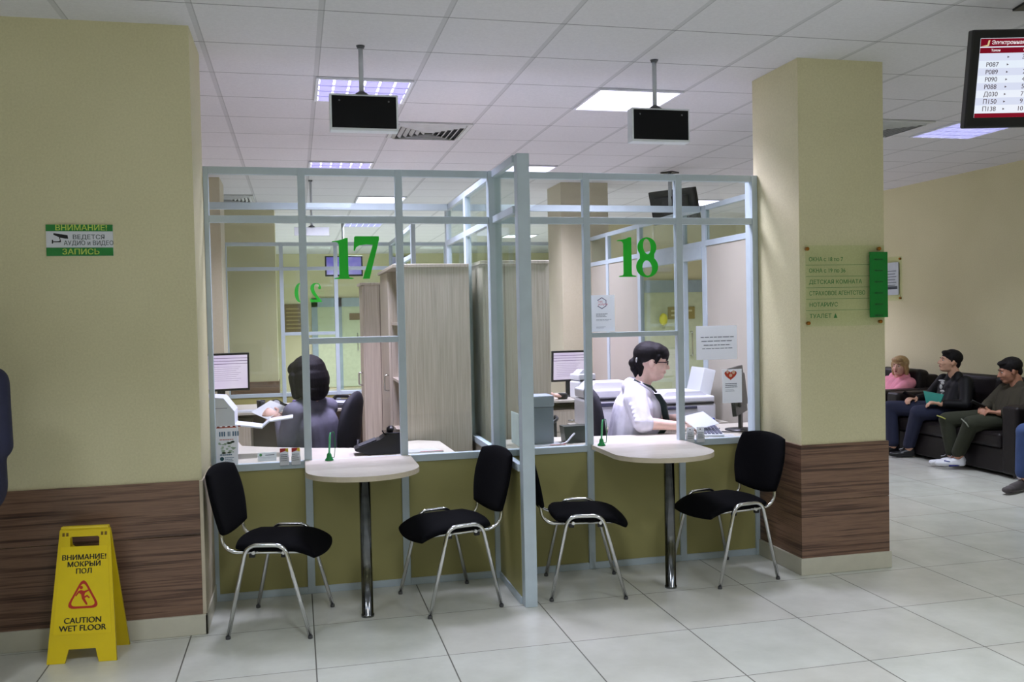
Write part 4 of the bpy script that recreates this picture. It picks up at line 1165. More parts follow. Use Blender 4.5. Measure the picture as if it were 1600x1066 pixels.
# ------------------------------------------------------------------ wet floor sign
t = thing('wet_floor_sign', 'yellow folding wet floor sign standing by the left wall', 'floor sign', (-0.995, 4.648, 0), math.radians(-6))
def wet_leaf(s):
    H = 0.605
    outer = [(-0.155, 0), (-0.075, 0), (-0.060, 0.062), (0.060, 0.062), (0.075, 0), (0.155, 0), (0.113, H), (0.106, H + 0.010), (0.02, H + 0.017), (-0.02, H + 0.017), (-0.106, H + 0.010), (-0.113, H)]
    hole = [(-0.052, H - 0.088), (-0.066, H - 0.074), (-0.066, H - 0.036), (-0.06, H - 0.030), (0.06, H - 0.030), (0.066, H - 0.036), (0.066, H - 0.074), (0.052, H - 0.088)]
    mb = MB()
    R = Euler((PI / 2 - 0.0, 0, 0)).to_matrix()
    shape2d(mb, [outer, hole], (0, 0, 0), ext=0.006)
    tiltm = Matrix.Translation((0, s * 0.15, 0)) @ Matrix.Rotation(-s * -0.225, 4, 'X')
    return mb, tiltm
lean = 0.17
for s, lb in ((-1, 'front leaf'), (1, 'rear leaf')):
    mb, _ = wet_leaf(s)
    mt = Matrix.Translation((0, s * 0.105, 0)) @ Matrix.Rotation(s * lean, 4, 'X')
    g = MB().add(mb, mt)
    part('sign_leaf', g, YELLOW, t)
    if s == -1:
        pnl = MB().add(MB().prism([(-0.128, 0.13), (0.130, 0.13), (0.104, 0.53), (-0.104, 0.53)], -0.0085, -0.0055, 'y'), mt)
        part('raised_panel', pnl, M('yellow_plastic_panel', (232, 204, 22), 0.4, var=0.03), t)
        lt = MB()
        def wt(sx_, size, z, b_=0.0012, xs_=1.0):
            p = mt @ Vector((0, -0.0092, z))
            text(lt, sx_, size, p, rot=(mt.to_3x3() @ Euler((PI / 2, 0, 0)).to_matrix()), bold=b_, ext=0.0004, sx=xs_)
        wt('ВНИМАНИЕ!', 0.033, 0.478, 0.0012); wt('МОКРЫЙ', 0.033, 0.446, 0.0012); wt('ПОЛ', 0.033, 0.414, 0.0012)
        wt('CAUTION', 0.037, 0.190, 0.0012); wt('WET FLOOR', 0.037, 0.155, 0.0012)
        part('black_lettering', lt, INKB, t)
        tri = MB()
        def tri_loop(k):
            pts = []
            for (a, c) in ((-0.078, 0.0), (0.078, 0.0), (0.0, 0.145)):
                pts.append(Vector((a * k, 0.05 + (c - 0.05) * k, 0)))
            return [(p.x, p.y) for p in rounded(pts, 0.040 * k, 6, True)]
        p0 = mt @ Vector((0, -0.0092, 0.245))
        rr = (mt.to_3x3() @ Euler((PI / 2, 0, 0)).to_matrix())
        shape2d(tri, [tri_loop(1.0), tri_loop(0.80)], p0, ext=0.0005, rot=rr)
        man = [[(-0.012, 0.098), (0.004, 0.092), (0.026, 0.098), (0.030, 0.092), (0.010, 0.080), (0.006, 0.062), (0.022, 0.068), (0.036, 0.052), (0.030, 0.048), (0.020, 0.058), (0.008, 0.050), (0.022, 0.022), (0.024, 0.012), (0.016, 0.012), (-0.006, 0.048), (-0.010, 0.072), (-0.022, 0.082), (-0.036, 0.062), (-0.041, 0.066), (-0.026, 0.092)]]
        man = [[(a * 0.86, c * 0.80 + 0.006) for a, c in man[0]]]
        shape2d(tri, man, p0, ext=0.0005, rot=rr)
        shape2d(tri, [ellp(-0.009, 0.095, 0.0075, 0.0075, 16)], p0, ext=0.0005, rot=rr)
        part('warning_triangle', tri, M('sign_red', (186, 46, 32), 0.5), t)
part('hinge_bar', MB().box(-0.108, -0.014, 0.600, 0.108, 0.014, 0.616, 0.006, 2), YELLOW, t)
for x in (-0.095, -0.078, 0.078, 0.095): part('hinge_slot', MB().add(MB().box(x - 0.005, -0.0078, 0.578, x + 0.005, -0.0062, 0.594), Matrix.Translation((0, -0.105, 0)) @ Matrix.Rotation(-lean, 4, 'X')), M('dark_yellow', (120, 92, 20), 0.6), t)

# ------------------------------------------------------------------ sofas along the right wall
def sofa(label, y0, y1, x_front=6.25, x_back=7.16, arm_w=0.2, seats=2, arm_h=0.66):
    """faces -x"""
    t = thing('leather_sofa', label, 'sofa', ((x_front + x_back) / 2, (y0 + y1) / 2, 0), world=True)
    part('sofa_base', MB().box(x_front + 0.02, y0 + 0.02, 0.035, x_back, y1 - 0.02, 0.26, 0.015, 3), LEATHER, t)
    for (a, c) in ((y0, y0 + arm_w), (y1 - arm_w, y1)):
        part('armrest', MB().box(x_front, a, 0.03, x_back, c, arm_h, 0.035, 4), LEATHER, t)
    part('back', MB().box(x_back - 0.2, y0 + arm_w, 0.2, x_back, y1 - arm_w, 0.80, 0.04, 4), LEATHER, t)
    w = (y1 - y0 - 2 * arm_w) / seats
    for k in range(seats):
        ya = y0 + arm_w + k * w
        part('seat_cushion', MB().box(x_front - 0.01, ya + 0.004, 0.262, x_back - 0.30, ya + w - 0.004, 0.40, 0.035, 4), LEATHER, t)
        part('back_cushion', MB().add(MB().box(-0.08, ya + 0.006, 0.0, 0.08, ya + w - 0.006, 0.46, 0.06, 5), Matrix.Translation((x_back - 0.26, 0, 0.405)) @ Matrix.Rotation(0.16, 4, 'Y')), LEATHER, t)
    ft = MB()
    for (x, y) in ((x_front + 0.08, y0 + 0.08), (x_front + 0.08, y1 - 0.08), (x_back - 0.08, y0 + 0.08), (x_back - 0.08, y1 - 0.08)):
        part('sofa_foot', MB().box(x - 0.03, y - 0.03, 0, x + 0.03, y + 0.03, 0.035), BLACKP, t)
    return t
sofa('dark leather sofa with the two young men', 6.86, 8.72)
sofa('dark leather sofa with the woman in pink, behind the first', 8.80, 10.66)
sofa('dark leather sofa at the right edge where the person in jeans sits', 5.0, 6.78)

# ------------------------------------------------------------------ office chairs
FAB = M('dark_office_fabric', (34, 34, 42), 0.8, var=0.15, scale=40, bmp=0.2, bscale=500)
def office_chair(label, loc, rotz, back_h=0.42):
    """faces local +x"""
    t = thing('office_chair', label, 'chair', loc, rotz)
    part('seat', MB().add(cushion(0.48, 0.48, 0.07, k=0.25), Matrix.Translation((0, 0, 0.46))), FAB, t)
    part('backrest', cushion(0.44, 0.50, 0.06, lambda p: (-0.24 - 0.12 * (p.y + 0.25) + 0.7 * p.x * p.x + p.z, p.x, 0.83 + p.y), k=0.45, pw=8), FAB, t)
    part('back_bar', MB().tube(rounded([(0, 0, 0.415), (-0.26, 0, 0.415), (-0.30, 0, 0.75)], 0.08), 0.018, 10), BLACKP, t)
    part('gas_lift', MB().lathe([(0.03, 0.09), (0.03, 0.25), (0.018, 0.25), (0.018, 0.42)], (0, 0, 0), 16), BLACKP, t)
    for s in (-1, 1):
        part('armrest', MB().tube(rounded([(0.02, s * 0.24, 0.43), (0.05, s * 0.29, 0.45), (0.08, s * 0.29, 0.66), (-0.16, s * 0.29, 0.66), (-0.27, s * 0.21, 0.62)], 0.05), 0.014, 10), BLACKP, t)
    for k in range(5):
        a = k * 2 * PI / 5 + 0.3
        part('base_leg', MB().tube([(0, 0, 0.10), (0.28 * math.cos(a), 0.28 * math.sin(a), 0.065)], [0.022, 0.014], 8), BLACKP, t)
        part('castor', MB().add(MB().lathe([(0.026, -0.014), (0.026, 0.014)], (0, 0, 0), 14), Matrix.Translation((0.28 * math.cos(a), 0.28 * math.sin(a), 0.027)) @ Matrix.Rotation(a, 4, 'Z') @ Matrix.Rotation(PI / 2, 4, 'X')), BLACKP, t)
    return t
office_chair('dark office chair of the woman in the grey sweater', (0.11, 6.36, 0), math.radians(160))
office_chair('dark office chair behind the woman in the white shirt', (2.26, 5.99, 0), math.radians(-8))
office_chair('dark office chair at the rear desk, hidden behind cabinet 18', (1.95, 7.85, 0), math.radians(80))

# ------------------------------------------------------------------ figures
def mat_hair(name, c0, c1, rough=0.5):
    m, nt, b = new_mat(name)
    n1 = noise(nt, coords(nt, (90, 90, 6)), 2.0, 5, 0.7)
    nt.links.new(ramp(nt, n1, [(0.35, c0), (0.7, c1)]), b.inputs['Base Color'])
    b.inputs['Roughness'].default_value = rough
    b.inputs['Specular IOR Level'].default_value = 0.22
    bump(nt, b, n1, 0.8, 0.004)
    return m
HAIR_B = mat_hair('black_hair', rgb(8, 6, 8), rgb(24, 19, 23), 0.55)
def capsule(mb, p0, p1, r0, r1, flat=1.0, fdir=None, n=16):
    bm = mb.bm
    p0, p1 = Vector(p0), Vector(p1)
    ax = (p1 - p0)
    L = ax.length
    ax = ax.normalized() if L > 1e-6 else Vector((0, 0, 1))
    if fdir is None: fdir = Vector((0, 0, 1)) if abs(ax.z) < 0.9 else Vector((0, 1, 0))
    fd = Vector(fdir); fd = (fd - ax * fd.dot(ax)).normalized()
    sd = ax.cross(fd)
    rings = []
    prof = []
    for k in range(1, 6): a = -PI / 2 + k * PI / 12; prof.append((p0 + ax * (r0 * math.sin(a)), r0 * math.cos(a)))
    for k in range(1, 7): 
        if k == 1: prof.append((p0, r0))
        t = k / 6; prof.append((p0 + ax * L * t, r0 + (r1 - r0) * t))
    for k in range(1, 6): a = k * PI / 12; prof.append((p1 + ax * (r1 * math.sin(a)), r1 * math.cos(a)))
    for c, r in prof:
        rings.append([bm.verts.new(c + fd * math.cos(2 * PI * j / n) * r * flat + sd * math.sin(2 * PI * j / n) * r) for j in range(n)])
    for A, B in zip(rings, rings[1:]):
        for j in range(n): bm.faces.new((A[j], A[(j + 1) % n], B[(j + 1) % n], B[j]))
    bm.faces.new(list(reversed(rings[0]))); bm.faces.new(rings[-1])
def blob(prims, voxel=0.007, smooth=4, rot=None):
    mb = MB()
    for p in prims:
        if p[0] == 'c': capsule(mb, *p[1:])
        else: mb.ell(p[1], p[2], p[3] if len(p) > 3 else None, 10)
    bmesh.ops.recalc_face_normals(mb.bm, faces=mb.bm.faces)
    me = mb.mesh('blob')
    o = bpy.data.objects.new('blob', me)
    COL.objects.link(o)
    r = o.modifiers.new('r', 'REMESH'); r.mode = 'VOXEL'; r.voxel_size = voxel; r.use_smooth_shade = True
    if smooth:
        s = o.modifiers.new('s', 'SMOOTH'); s.iterations = smooth; s.factor = 0.5
    dg = bpy.context.evaluated_depsgraph_get()
    out = bpy.data.meshes.new_from_object(o.evaluated_get(dg))
    bpy.data.objects.remove(o); bpy.data.meshes.remove(me)
    for p in out.polygons: p.use_smooth = True
    return out
def frame(fwd, up=(0, 0, 1)):
    f = Vector(fwd).normalized(); u = Vector(up); r = f.cross(u).normalized(); u = r.cross(f).normalized()
    return Matrix((r, f, u)).transposed()
def head_prims(c, F, s=1.0, wide=1.0):
    def P(x, y, z): return Vector(c) + F @ (Vector((x * wide, y, z)) * s)
    def R(x, y, z): return (x * s * wide, y * s, z * s)
    L = [('e', P(0, -0.012, 0.028), R(0.075, 0.096, 0.088), F), ('e', P(0, 0.028, -0.025), R(0.062, 0.068, 0.085), F),
         ('e', P(0, 0.048, -0.085), R(0.040 * wide, 0.042, 0.032), F), ('e', P(0, 0.015, -0.07), R(0.054, 0.06, 0.045), F),
         ('c', P(0, 0.092, 0.006), P(0, 0.112, -0.032), 0.0085 * s, 0.0125 * s), ('c', P(-0.012, 0.098, -0.036), P(0.012, 0.098, -0.036), 0.009 * s, 0.009 * s),
         ('c', P(-0.036, 0.078, 0.022), P(0.036, 0.078, 0.022), 0.012 * s, 0.012 * s),
         ('c', P(-0.018, 0.088, -0.062), P(0.018, 0.088, -0.062), 0.0085 * s, 0.0085 * s)]
    for q in (-1, 1):
        L.append(('e', P(q * 0.074, -0.008, -0.012), R(0.010, 0.018, 0.030), F))
        L.append(('e', P(q * 0.036, 0.068, -0.028), R(0.022, 0.022, 0.024), F))
    return L
def face_parts(body, c, F, s=1.0, lip=(150, 84, 78), brow=(24, 20, 20)):
    def P(x, y, z): return Vector(c) + F @ (Vector((x, y, z)) * s)
    for q in (-1, 1):
        part('eye', MB().ell(P(q * 0.030, 0.0795, 0.002), (0.013 * s, 0.0075 * s, 0.0065 * s), F, 8), M('eye_white', (206, 200, 196), 0.3), body)
        part('pupil', MB().ell(P(q * 0.030, 0.0865, 0.002), (0.0055 * s, 0.003 * s, 0.0055 * s), F, 6), M('eye_dark', (26, 20, 18), 0.2), body)
        part('eyebrow', MB().tube([P(q * 0.014, 0.092, 0.022), P(q * 0.032, 0.091, 0.027), P(q * 0.047, 0.080, 0.021)], [0.0035 * s, 0.004 * s, 0.002 * s], 6), M('brow_%d' % brow[0], brow, 0.8), body)
    part('lips', MB().ell(P(0, 0.0955, -0.0585), (0.019 * s, 0.005 * s, 0.0035 * s), F, 8).ell(P(0, 0.0950, -0.0655), (0.016 * s, 0.005 * s, 0.004 * s), F, 8), M('lips_%d_%d' % lip[:2], lip, 0.45), body)
def hand_prims(w, d, n, side=1, s=1.0, curl=0.5):
    """w wrist, d direction of the hand, n normal out of the back of the hand; side = where the thumb is"""
    w = Vector(w); d = Vector(d).normalized(); n = Vector(n); n = (n - d * n.dot(d)).normalized()
    a = d.cross(n) * side
    L = [('c', w, w + d * 0.075 * s, 0.026 * s, 0.036 * s, 0.5, n)]
    for k, (o, ln) in enumerate(((0.030, 0.068), (0.010, 0.076), (-0.010, 0.070), (-0.029, 0.054))):
        b0 = w + d * 0.085 * s + a * o * s
        d1 = (d * math.cos(curl) - n * math.sin(curl)).normalized()
        d2 = (d * math.cos(curl * 2.1) - n * math.sin(curl * 2.1)).normalized()
        m_ = b0 + d1 * ln * 0.5 * s
        L.append(('c', b0, m_, 0.0088 * s, 0.0084 * s)); L.append(('c', m_, m_ + d2 * ln * 0.5 * s, 0.0084 * s, 0.007 * s))
    t0 = w + d * 0.025 * s + a * 0.028 * s
    t1 = t0 + (d * 0.5 + a * 0.7 - n * 0.25).normalized() * 0.038 * s
    L += [('c', t0, t1, 0.013 * s, 0.010 * s), ('c', t1, t1 + (d * 0.85 + a * 0.2 - n * 0.35).normalized() * 0.032 * s, 0.010 * s, 0.008 * s)]
    return L
def limb(a, b, c, ra, rb, rc):
    return [('c', a, b, ra, rb), ('c', b, c, rb * 0.97, rc)]
def body_mesh(t, prims, skin, voxel=0.0062):
    return part('body', None, M('skin_%d_%d' % skin[:2], skin, 0.55, var=0.05, scale=30), t, mesh=blob(prims, voxel, 2))
def cloth(t, name, prims, mat, voxel=0.009, smooth=5, label=None, body=None):
    return part(name, None, mat, body or t, label, mesh=blob(prims, voxel, smooth))
def fab(name, col, rough=0.8, bmp=0.25, bs=250):
    return M(name, col, rough, var=0.10, scale=14, bmp=bmp, bscale=bs)
def torso(pel, chest, neckb, right, rp, rc, rn, halfw_p, halfw_c):
    """wide trunk built from three columns"""
    pel, chest, neckb, r = Vector(pel), Vector(chest), Vector(neckb), Vector(right).normalized()
    L = []
    for q in (-1, 0, 1):
        L.append(('c', pel + r * halfw_p * q, chest + r * halfw_c * q, rp, rc))
    for q in (-1, 1): L.append(('c', chest + r * halfw_c * q, neckb + r * 0.05 * q - Vector((0, 0, 0.03)), rc * 0.8, rn))
    return L
def shoe_prims(ank, toe, s=1.0):
    a, t_ = Vector(ank), Vector(toe)
    d = (t_ - a); d.z = 0; d.normalize()
    sole = min(a.z, t_.z)
    heel = Vector((a.x, a.y, t_.z)) - d * 0.03
    return [('c', heel, t_ - d * 0.05, 0.034 * s, 0.040 * s, 0.8, Vector((0, 0, 1))), ('c', heel + Vector((0, 0, 0.03)), t_ - d * 0.10 + Vector((0, 0, 0.012)), 0.034, 0.032), ('c', t_ - d * 0.10, t_, 0.040 * s, 0.034 * s, 0.75, Vector((0, 0, 1))), ('c', a + Vector((0, 0, 0.015)), heel + Vector((0, 0, 0.03)), 0.036, 0.036)]

def add(*ls):
    out = []
    for l in ls: out += l
    return out
V = Vector

# --- woman in the white shirt, window 18
def woman_white():
    t = thing('person', 'woman in white shirt, dark tie and glasses typing at window 18', 'person', (2.22, 5.96, 0), world=True)
    F = frame((0.965, -0.26, -0.10))
    hc = V((2.388, 5.905, 1.232))
    f = V((0.965, -0.26, 0)); r = V((-0.26, -0.965, 0))   # r = her right, towards the camera
    nb = V((2.305, 5.93, 1.055)); ch = V((2.265, 5.945, 0.90)); pe = V((2.23, 5.97, 0.59))
    sR, sL = V((2.215, 5.775, 0.985)), V((2.305, 6.115, 0.985))
    eR, wR = V((2.225, 5.675, 0.838)), V((2.455, 5.62, 0.815))
    eL, wL = V((2.44, 6.04, 0.80)), V((2.56, 5.80, 0.845))
    skin = (232, 196, 180)
    hipR, hipL = pe + r * 0.1 + V((0, 0, -0.06)), pe - r * 0.1 + V((0, 0, -0.06))
    kR, kL = V((2.60, 5.80, 0.53)), V((2.64, 6.02, 0.53))
    aR, aL = V((2.55, 5.80, 0.10)), V((2.58, 6.02, 0.10))
    B = add(head_prims(hc, F, 1.05, 1.08), [('c', hc + F @ V((0, -0.03, -0.06)), nb - V((0, 0, 0.02)), 0.056, 0.068), ('e', hc + F @ V((0, 0.02, -0.10)), (0.055, 0.055, 0.035), F)],
            torso(pe, ch, nb, r, 0.13, 0.115, 0.06, 0.09, 0.075), limb(sR, eR, wR, 0.06, 0.047, 0.029), limb(sL, eL, wL, 0.06, 0.046, 0.029),
            hand_prims(wR, (0.95, -0.1, -0.10), (0, 0, 1), 1, 0.95, 0.35), hand_prims(wL, (0.35, -0.85, -0.35), (0, 0.0, 1), -1, 0.95, 0.4),
            limb(hipR, kR, aR, 0.10, 0.07, 0.045), limb(hipL, kL, aL, 0.10, 0.07, 0.045))
    b = body_mesh(t, B, skin)
    face_parts(b, hc, F, 1.05, (176, 96, 92), (40, 28, 26))
    WS = fab('white_shirt', (226, 224, 236), 0.75, 0.3, 60)
    sh = add(torso(pe, ch, nb + V((0, 0, -0.02)), r, 0.155, 0.135, 0.075, 0.095, 0.085), [('c', pe + f * 0.06, ch + f * 0.085, 0.12, 0.115), ('c', pe - f * 0.04, ch - f * 0.02, 0.13, 0.125)],
             [('c', sR, eR, 0.082, 0.066), ('c', eR, eR + (wR - eR) * 0.12, 0.064, 0.056), ('c', sL, eL, 0.08, 0.064), ('c', eL, eL + (wL - eL) * 0.2, 0.062, 0.054)])
    sh += [('c', nb - f * 0.05 + V((0, 0, 0.0)), nb - f * 0.01 + V((0, 0, -0.05)), 0.075, 0.10), ('c', nb - f * 0.03 + V((0, 0, -0.02)), sR + V((0, 0, 0.0)), 0.078, 0.08), ('c', nb - f * 0.03 + V((0, 0, -0.02)), sL, 0.078, 0.08)]
    rnd = random.Random(5)
    for k in range(5):    # sleeve folds
        p = sR + (eR - sR) * (0.25 + 0.17 * k)
        sh.append(('c', p + V((-0.06, -0.045, 0.01)), p + V((0.05, -0.055, -0.012)), 0.014, 0.010))
    cloth(t, 'shirt', sh, WS, 0.008, 3, body=b)
    # collar
    col = MB()
    for q, (y0, z0) in ((1, (0, 0)), (-1, (0, 0))):
        a = nb + f * 0.095 + V((0, 0, -0.055)); bq = nb + r * q * 0.085 + V((0, 0, 0.03)); c_ = nb - f * 0.06 + r * q * 0.05 + V((0, 0, 0.045))
        col.tube([a, (a + bq) / 2 + r * q * 0.025 + f * 0.012, bq, c_], [0.012, 0.02, 0.018, 0.012], 8)
    part('collar', col, WS, b)
    # tie
    p0 = V((2.415, 5.872, 1.02)); TI = fab('dark_green_tie', (18, 40, 34), 0.6)
    pts = [nb + f * 0.125 + r * 0.03 + V((0, 0, -0.045)), nb + f * 0.165 + r * 0.045 + V((0, 0, -0.11)), ch + f * 0.218 + r * 0.06 + V((0, 0, -0.03)), ch + f * 0.232 + r * 0.06 + V((0, 0, -0.10)), pe + f * 0.215 + r * 0.06 + V((0, 0, 0.13))]
    tb = MB(); bm = tb.bm
    ws = [0.020, 0.024, 0.032, 0.042, 0.012]
    rows = [[bm.verts.new(p + r * w * q + f * d_) for q, d_ in ((-1, 0.006), (0, 0.016), (1, 0.006), (0, -0.03))] for p, w in zip(pts, ws)]
    for A, Bq in zip(rows, rows[1:]):
        for j in range(4): bm.faces.new((A[j], A[(j + 1) % 4], Bq[(j + 1) % 4], Bq[j]))
    bm.faces.new(rows[0]); bm.faces.new(rows[-1])
    bmesh.ops.recalc_face_normals(bm, faces=bm.faces)
    part('tie', tb, TI, b)
    part('tie_band', MB().tube([nb + f * 0.115 + V((0, 0, -0.035)), nb + f * 0.07 + r * 0.075 + V((0, 0, 0.01)), nb + r * 0.092 + V((0, 0, 0.035)), nb - f * 0.04 + r * 0.06 + V((0, 0, 0.055))], 0.0085, 8), TI, b)
    # hair with fringe and pinned knot
    H = lambda x, y, z: hc + F @ (V((x, y, z)) * 1.05)
    hair = [('e', H(0, -0.025, 0.048), (0.094, 0.108, 0.092), F), ('e', H(0, 0.045, 0.072), (0.080, 0.066, 0.046), F), ('e', H(0, 0.070, 0.056), (0.078, 0.045, 0.044), F), ('e', H(0, 0.02, 0.068), (0.090, 0.075, 0.064), F), ('e', H(0, 0.092, 0.036), (0.054, 0.018, 0.026), F),
            ('e', H(0, -0.085, 0.0), (0.065, 0.045, 0.06), F), ('e', H(0.0, -0.125, -0.018), (0.034, 0.028, 0.032), F), ('e', H(0.01, -0.115, -0.055), (0.026, 0.024, 0.026), F), ('c', H(0, -0.10, -0.06), H(0.01, -0.085, -0.115), 0.03, 0.016), ('c', H(0.03, -0.07, -0.04), H(0.035, -0.065, -0.10), 0.026, 0.016),
            ('c', H(0.074, 0.035, 0.04), H(0.078, 0.02, -0.005), 0.018, 0.008), ('c', H(-0.074, 0.035, 0.04), H(-0.078, 0.02, -0.005), 0.018, 0.008)]
    HB = HAIR_B
    part('hair', None, HB, b, mesh=blob(hair, 0.006, 2))
    part('hair_clip', MB().ell(H(0.05, -0.105, 0.005), (0.008, 0.008, 0.018), F, 8), M('silver_clip', (200, 200, 205), 0.25, 0.8), b)
    G = M('dark_red_glasses', (60, 22, 28), 0.3)
    gl = thing_part = MB()
    for q in (-1, 1):
        pts = [H(q * 0.031 + 0.021 * math.cos(a), 0.102, 0.002 + 0.0135 * math.sin(a)) for a in [2 * PI * k / 14 for k in range(14)]]
        gl.tube(pts, 0.0026, 6, closed=True)
        gl.tube([H(q * 0.051, 0.100, 0.006), H(q * 0.078, 0.085, 0.006), H(q * 0.083, -0.01, 0.0)], 0.0038, 6)
    gl.tube([H(-0.011, 0.103, 0.004), H(0, 0.108, 0.007), H(0.011, 0.103, 0.004)], 0.0018, 6)
    part('glasses', gl, G, b)
    TR = fab('dark_skirt', (30, 30, 38))
    cloth(t, 'trousers', add(limb(hipR, kR, aR + V((0, 0, 0.03)), 0.125, 0.085, 0.06), limb(hipL, kL, aL + V((0, 0, 0.03)), 0.125, 0.085, 0.06)), TR, 0.012, 4, body=b)
    for q, a in ((0, aR), (1, aL)): cloth(t, 'shoe', shoe_prims(a, a + V((0.17, -0.02, -0.065))), BLACKP, 0.009, 2, body=b)
woman_white()

# --- woman in the grey sweater, window 17, seen from behind
def woman_grey():
    t = thing('person', 'woman with black bob and grey sweater turned away at window 17', 'person', (0.1, 6.33, 0), world=True)
    f = V((-0.77, 0.64, 0)); r = V((0.64, 0.77, 0))
    F = frame((-0.80, 0.58, -0.12))
    hc = V((0.052, 6.245, 1.195)); nb = V((0.085, 6.25, 1.03)); ch = V((0.10, 6.27, 0.86)); pe = V((0.115, 6.33, 0.56))
    sL, sR = nb - r * 0.185 + V((0, 0, -0.065)), nb + r * 0.185 + V((0, 0, -0.065))
    eL, wL = V((-0.085, 6.12, 0.765)), V((-0.125, 6.24, 0.925))
    eR, wR = V((0.05, 6.55, 0.78)), V((-0.10, 6.42, 0.90))
    hL, hR = pe - r * 0.1 + V((0, 0, -0.04)), pe + r * 0.1 + V((0, 0, -0.04))
    kL, kR = hL + f * 0.42 + V((0, 0, 0.0)), hR + f * 0.42
    aL, aR = kL + f * 0.02 + V((0, 0, -0.42)), kR + f * 0.02 + V((0, 0, -0.42))
    skin = (226, 186, 168)
    b = body_mesh(t, add(head_prims(hc, F), [('c', hc + F @ V((0, -0.03, -0.06)), nb, 0.052, 0.058)], torso(pe, ch, nb, r, 0.115, 0.10, 0.05, 0.07, 0.07),
            limb(sL, eL, wL, 0.05, 0.04, 0.026), limb(sR, eR, wR, 0.05, 0.04, 0.026), hand_prims(wL, (-0.7, 0.3, 0.35), (-0.3, -0.6, 0.7), 1, 0.95, 0.55), hand_prims(wR, (-0.75, -0.35, 0.25), (-0.1, 0.6, 0.7), -1, 0.95, 0.5),
            limb(hL, kL, aL, 0.085, 0.06, 0.04), limb(hR, kR, aR, 0.085, 0.06, 0.04)), skin)
    face_parts(b, hc, F)
    SW = fab('grey_sweater', (108, 106, 122), 0.9, 0.35, 120)
    cloth(t, 'sweater', add(torso(pe, ch, nb + V((0, 0, -0.015)), r, 0.13, 0.118, 0.06, 0.08, 0.082), [('c', nb + V((0, 0, -0.015)), sL, 0.058, 0.066), ('c', nb + V((0, 0, -0.015)), sR, 0.058, 0.066), ('c', sL, eL, 0.066, 0.056), ('c', eL, eL + (wL - eL) * 0.8, 0.055, 0.038), ('c', sR, eR, 0.068, 0.056), ('c', eR, eR + (wR - eR) * 0.85, 0.055, 0.038)]), SW, 0.008, 4, body=b)
    H = lambda x, y, z: hc + F @ V((x, y, z))
    HB = HAIR_B
    part('hair', None, HB, b, mesh=blob([('e', H(0, -0.03, 0.03), (0.122, 0.12, 0.112), F), ('e', H(0, -0.045, -0.03), (0.138, 0.115, 0.13), F), ('e', H(0, -0.045, -0.10), (0.138, 0.10, 0.06), F),
            ('c', H(0.10, 0.02, 0.0), H(0.11, 0.01, -0.12), 0.036, 0.03), ('c', H(-0.10, 0.02, 0.0), H(-0.11, 0.01, -0.12), 0.036, 0.03), ('e', H(0, 0.04, 0.05), (0.105, 0.06, 0.06), F), ('e', H(0, -0.075, -0.115), (0.11, 0.06, 0.06), F)], 0.006, 2))
    TR = fab('dark_skirt', (30, 30, 38))
    cloth(t, 'trousers', add(limb(hL, kL, aL + V((0, 0, 0.03)), 0.11, 0.075, 0.055), limb(hR, kR, aR + V((0, 0, 0.03)), 0.11, 0.075, 0.055)), TR, 0.012, 4, body=b)
    for a in (aL, aR): cloth(t, 'shoe', shoe_prims(a, a + f * 0.16 + V((0, 0, -0.06))), BLACKP, 0.009, 2, body=b)
    s_ = thing('paper_sheet', 'white document held by the woman in the grey sweater', 'paper', (-0.19, 6.33, 0.97), 0.5)
    part('sheet', MB().obox((0, 0, 0), 0.16, 0.20, 0.003, (0.2, -0.45, 0)), PAPER, s_)
woman_grey()

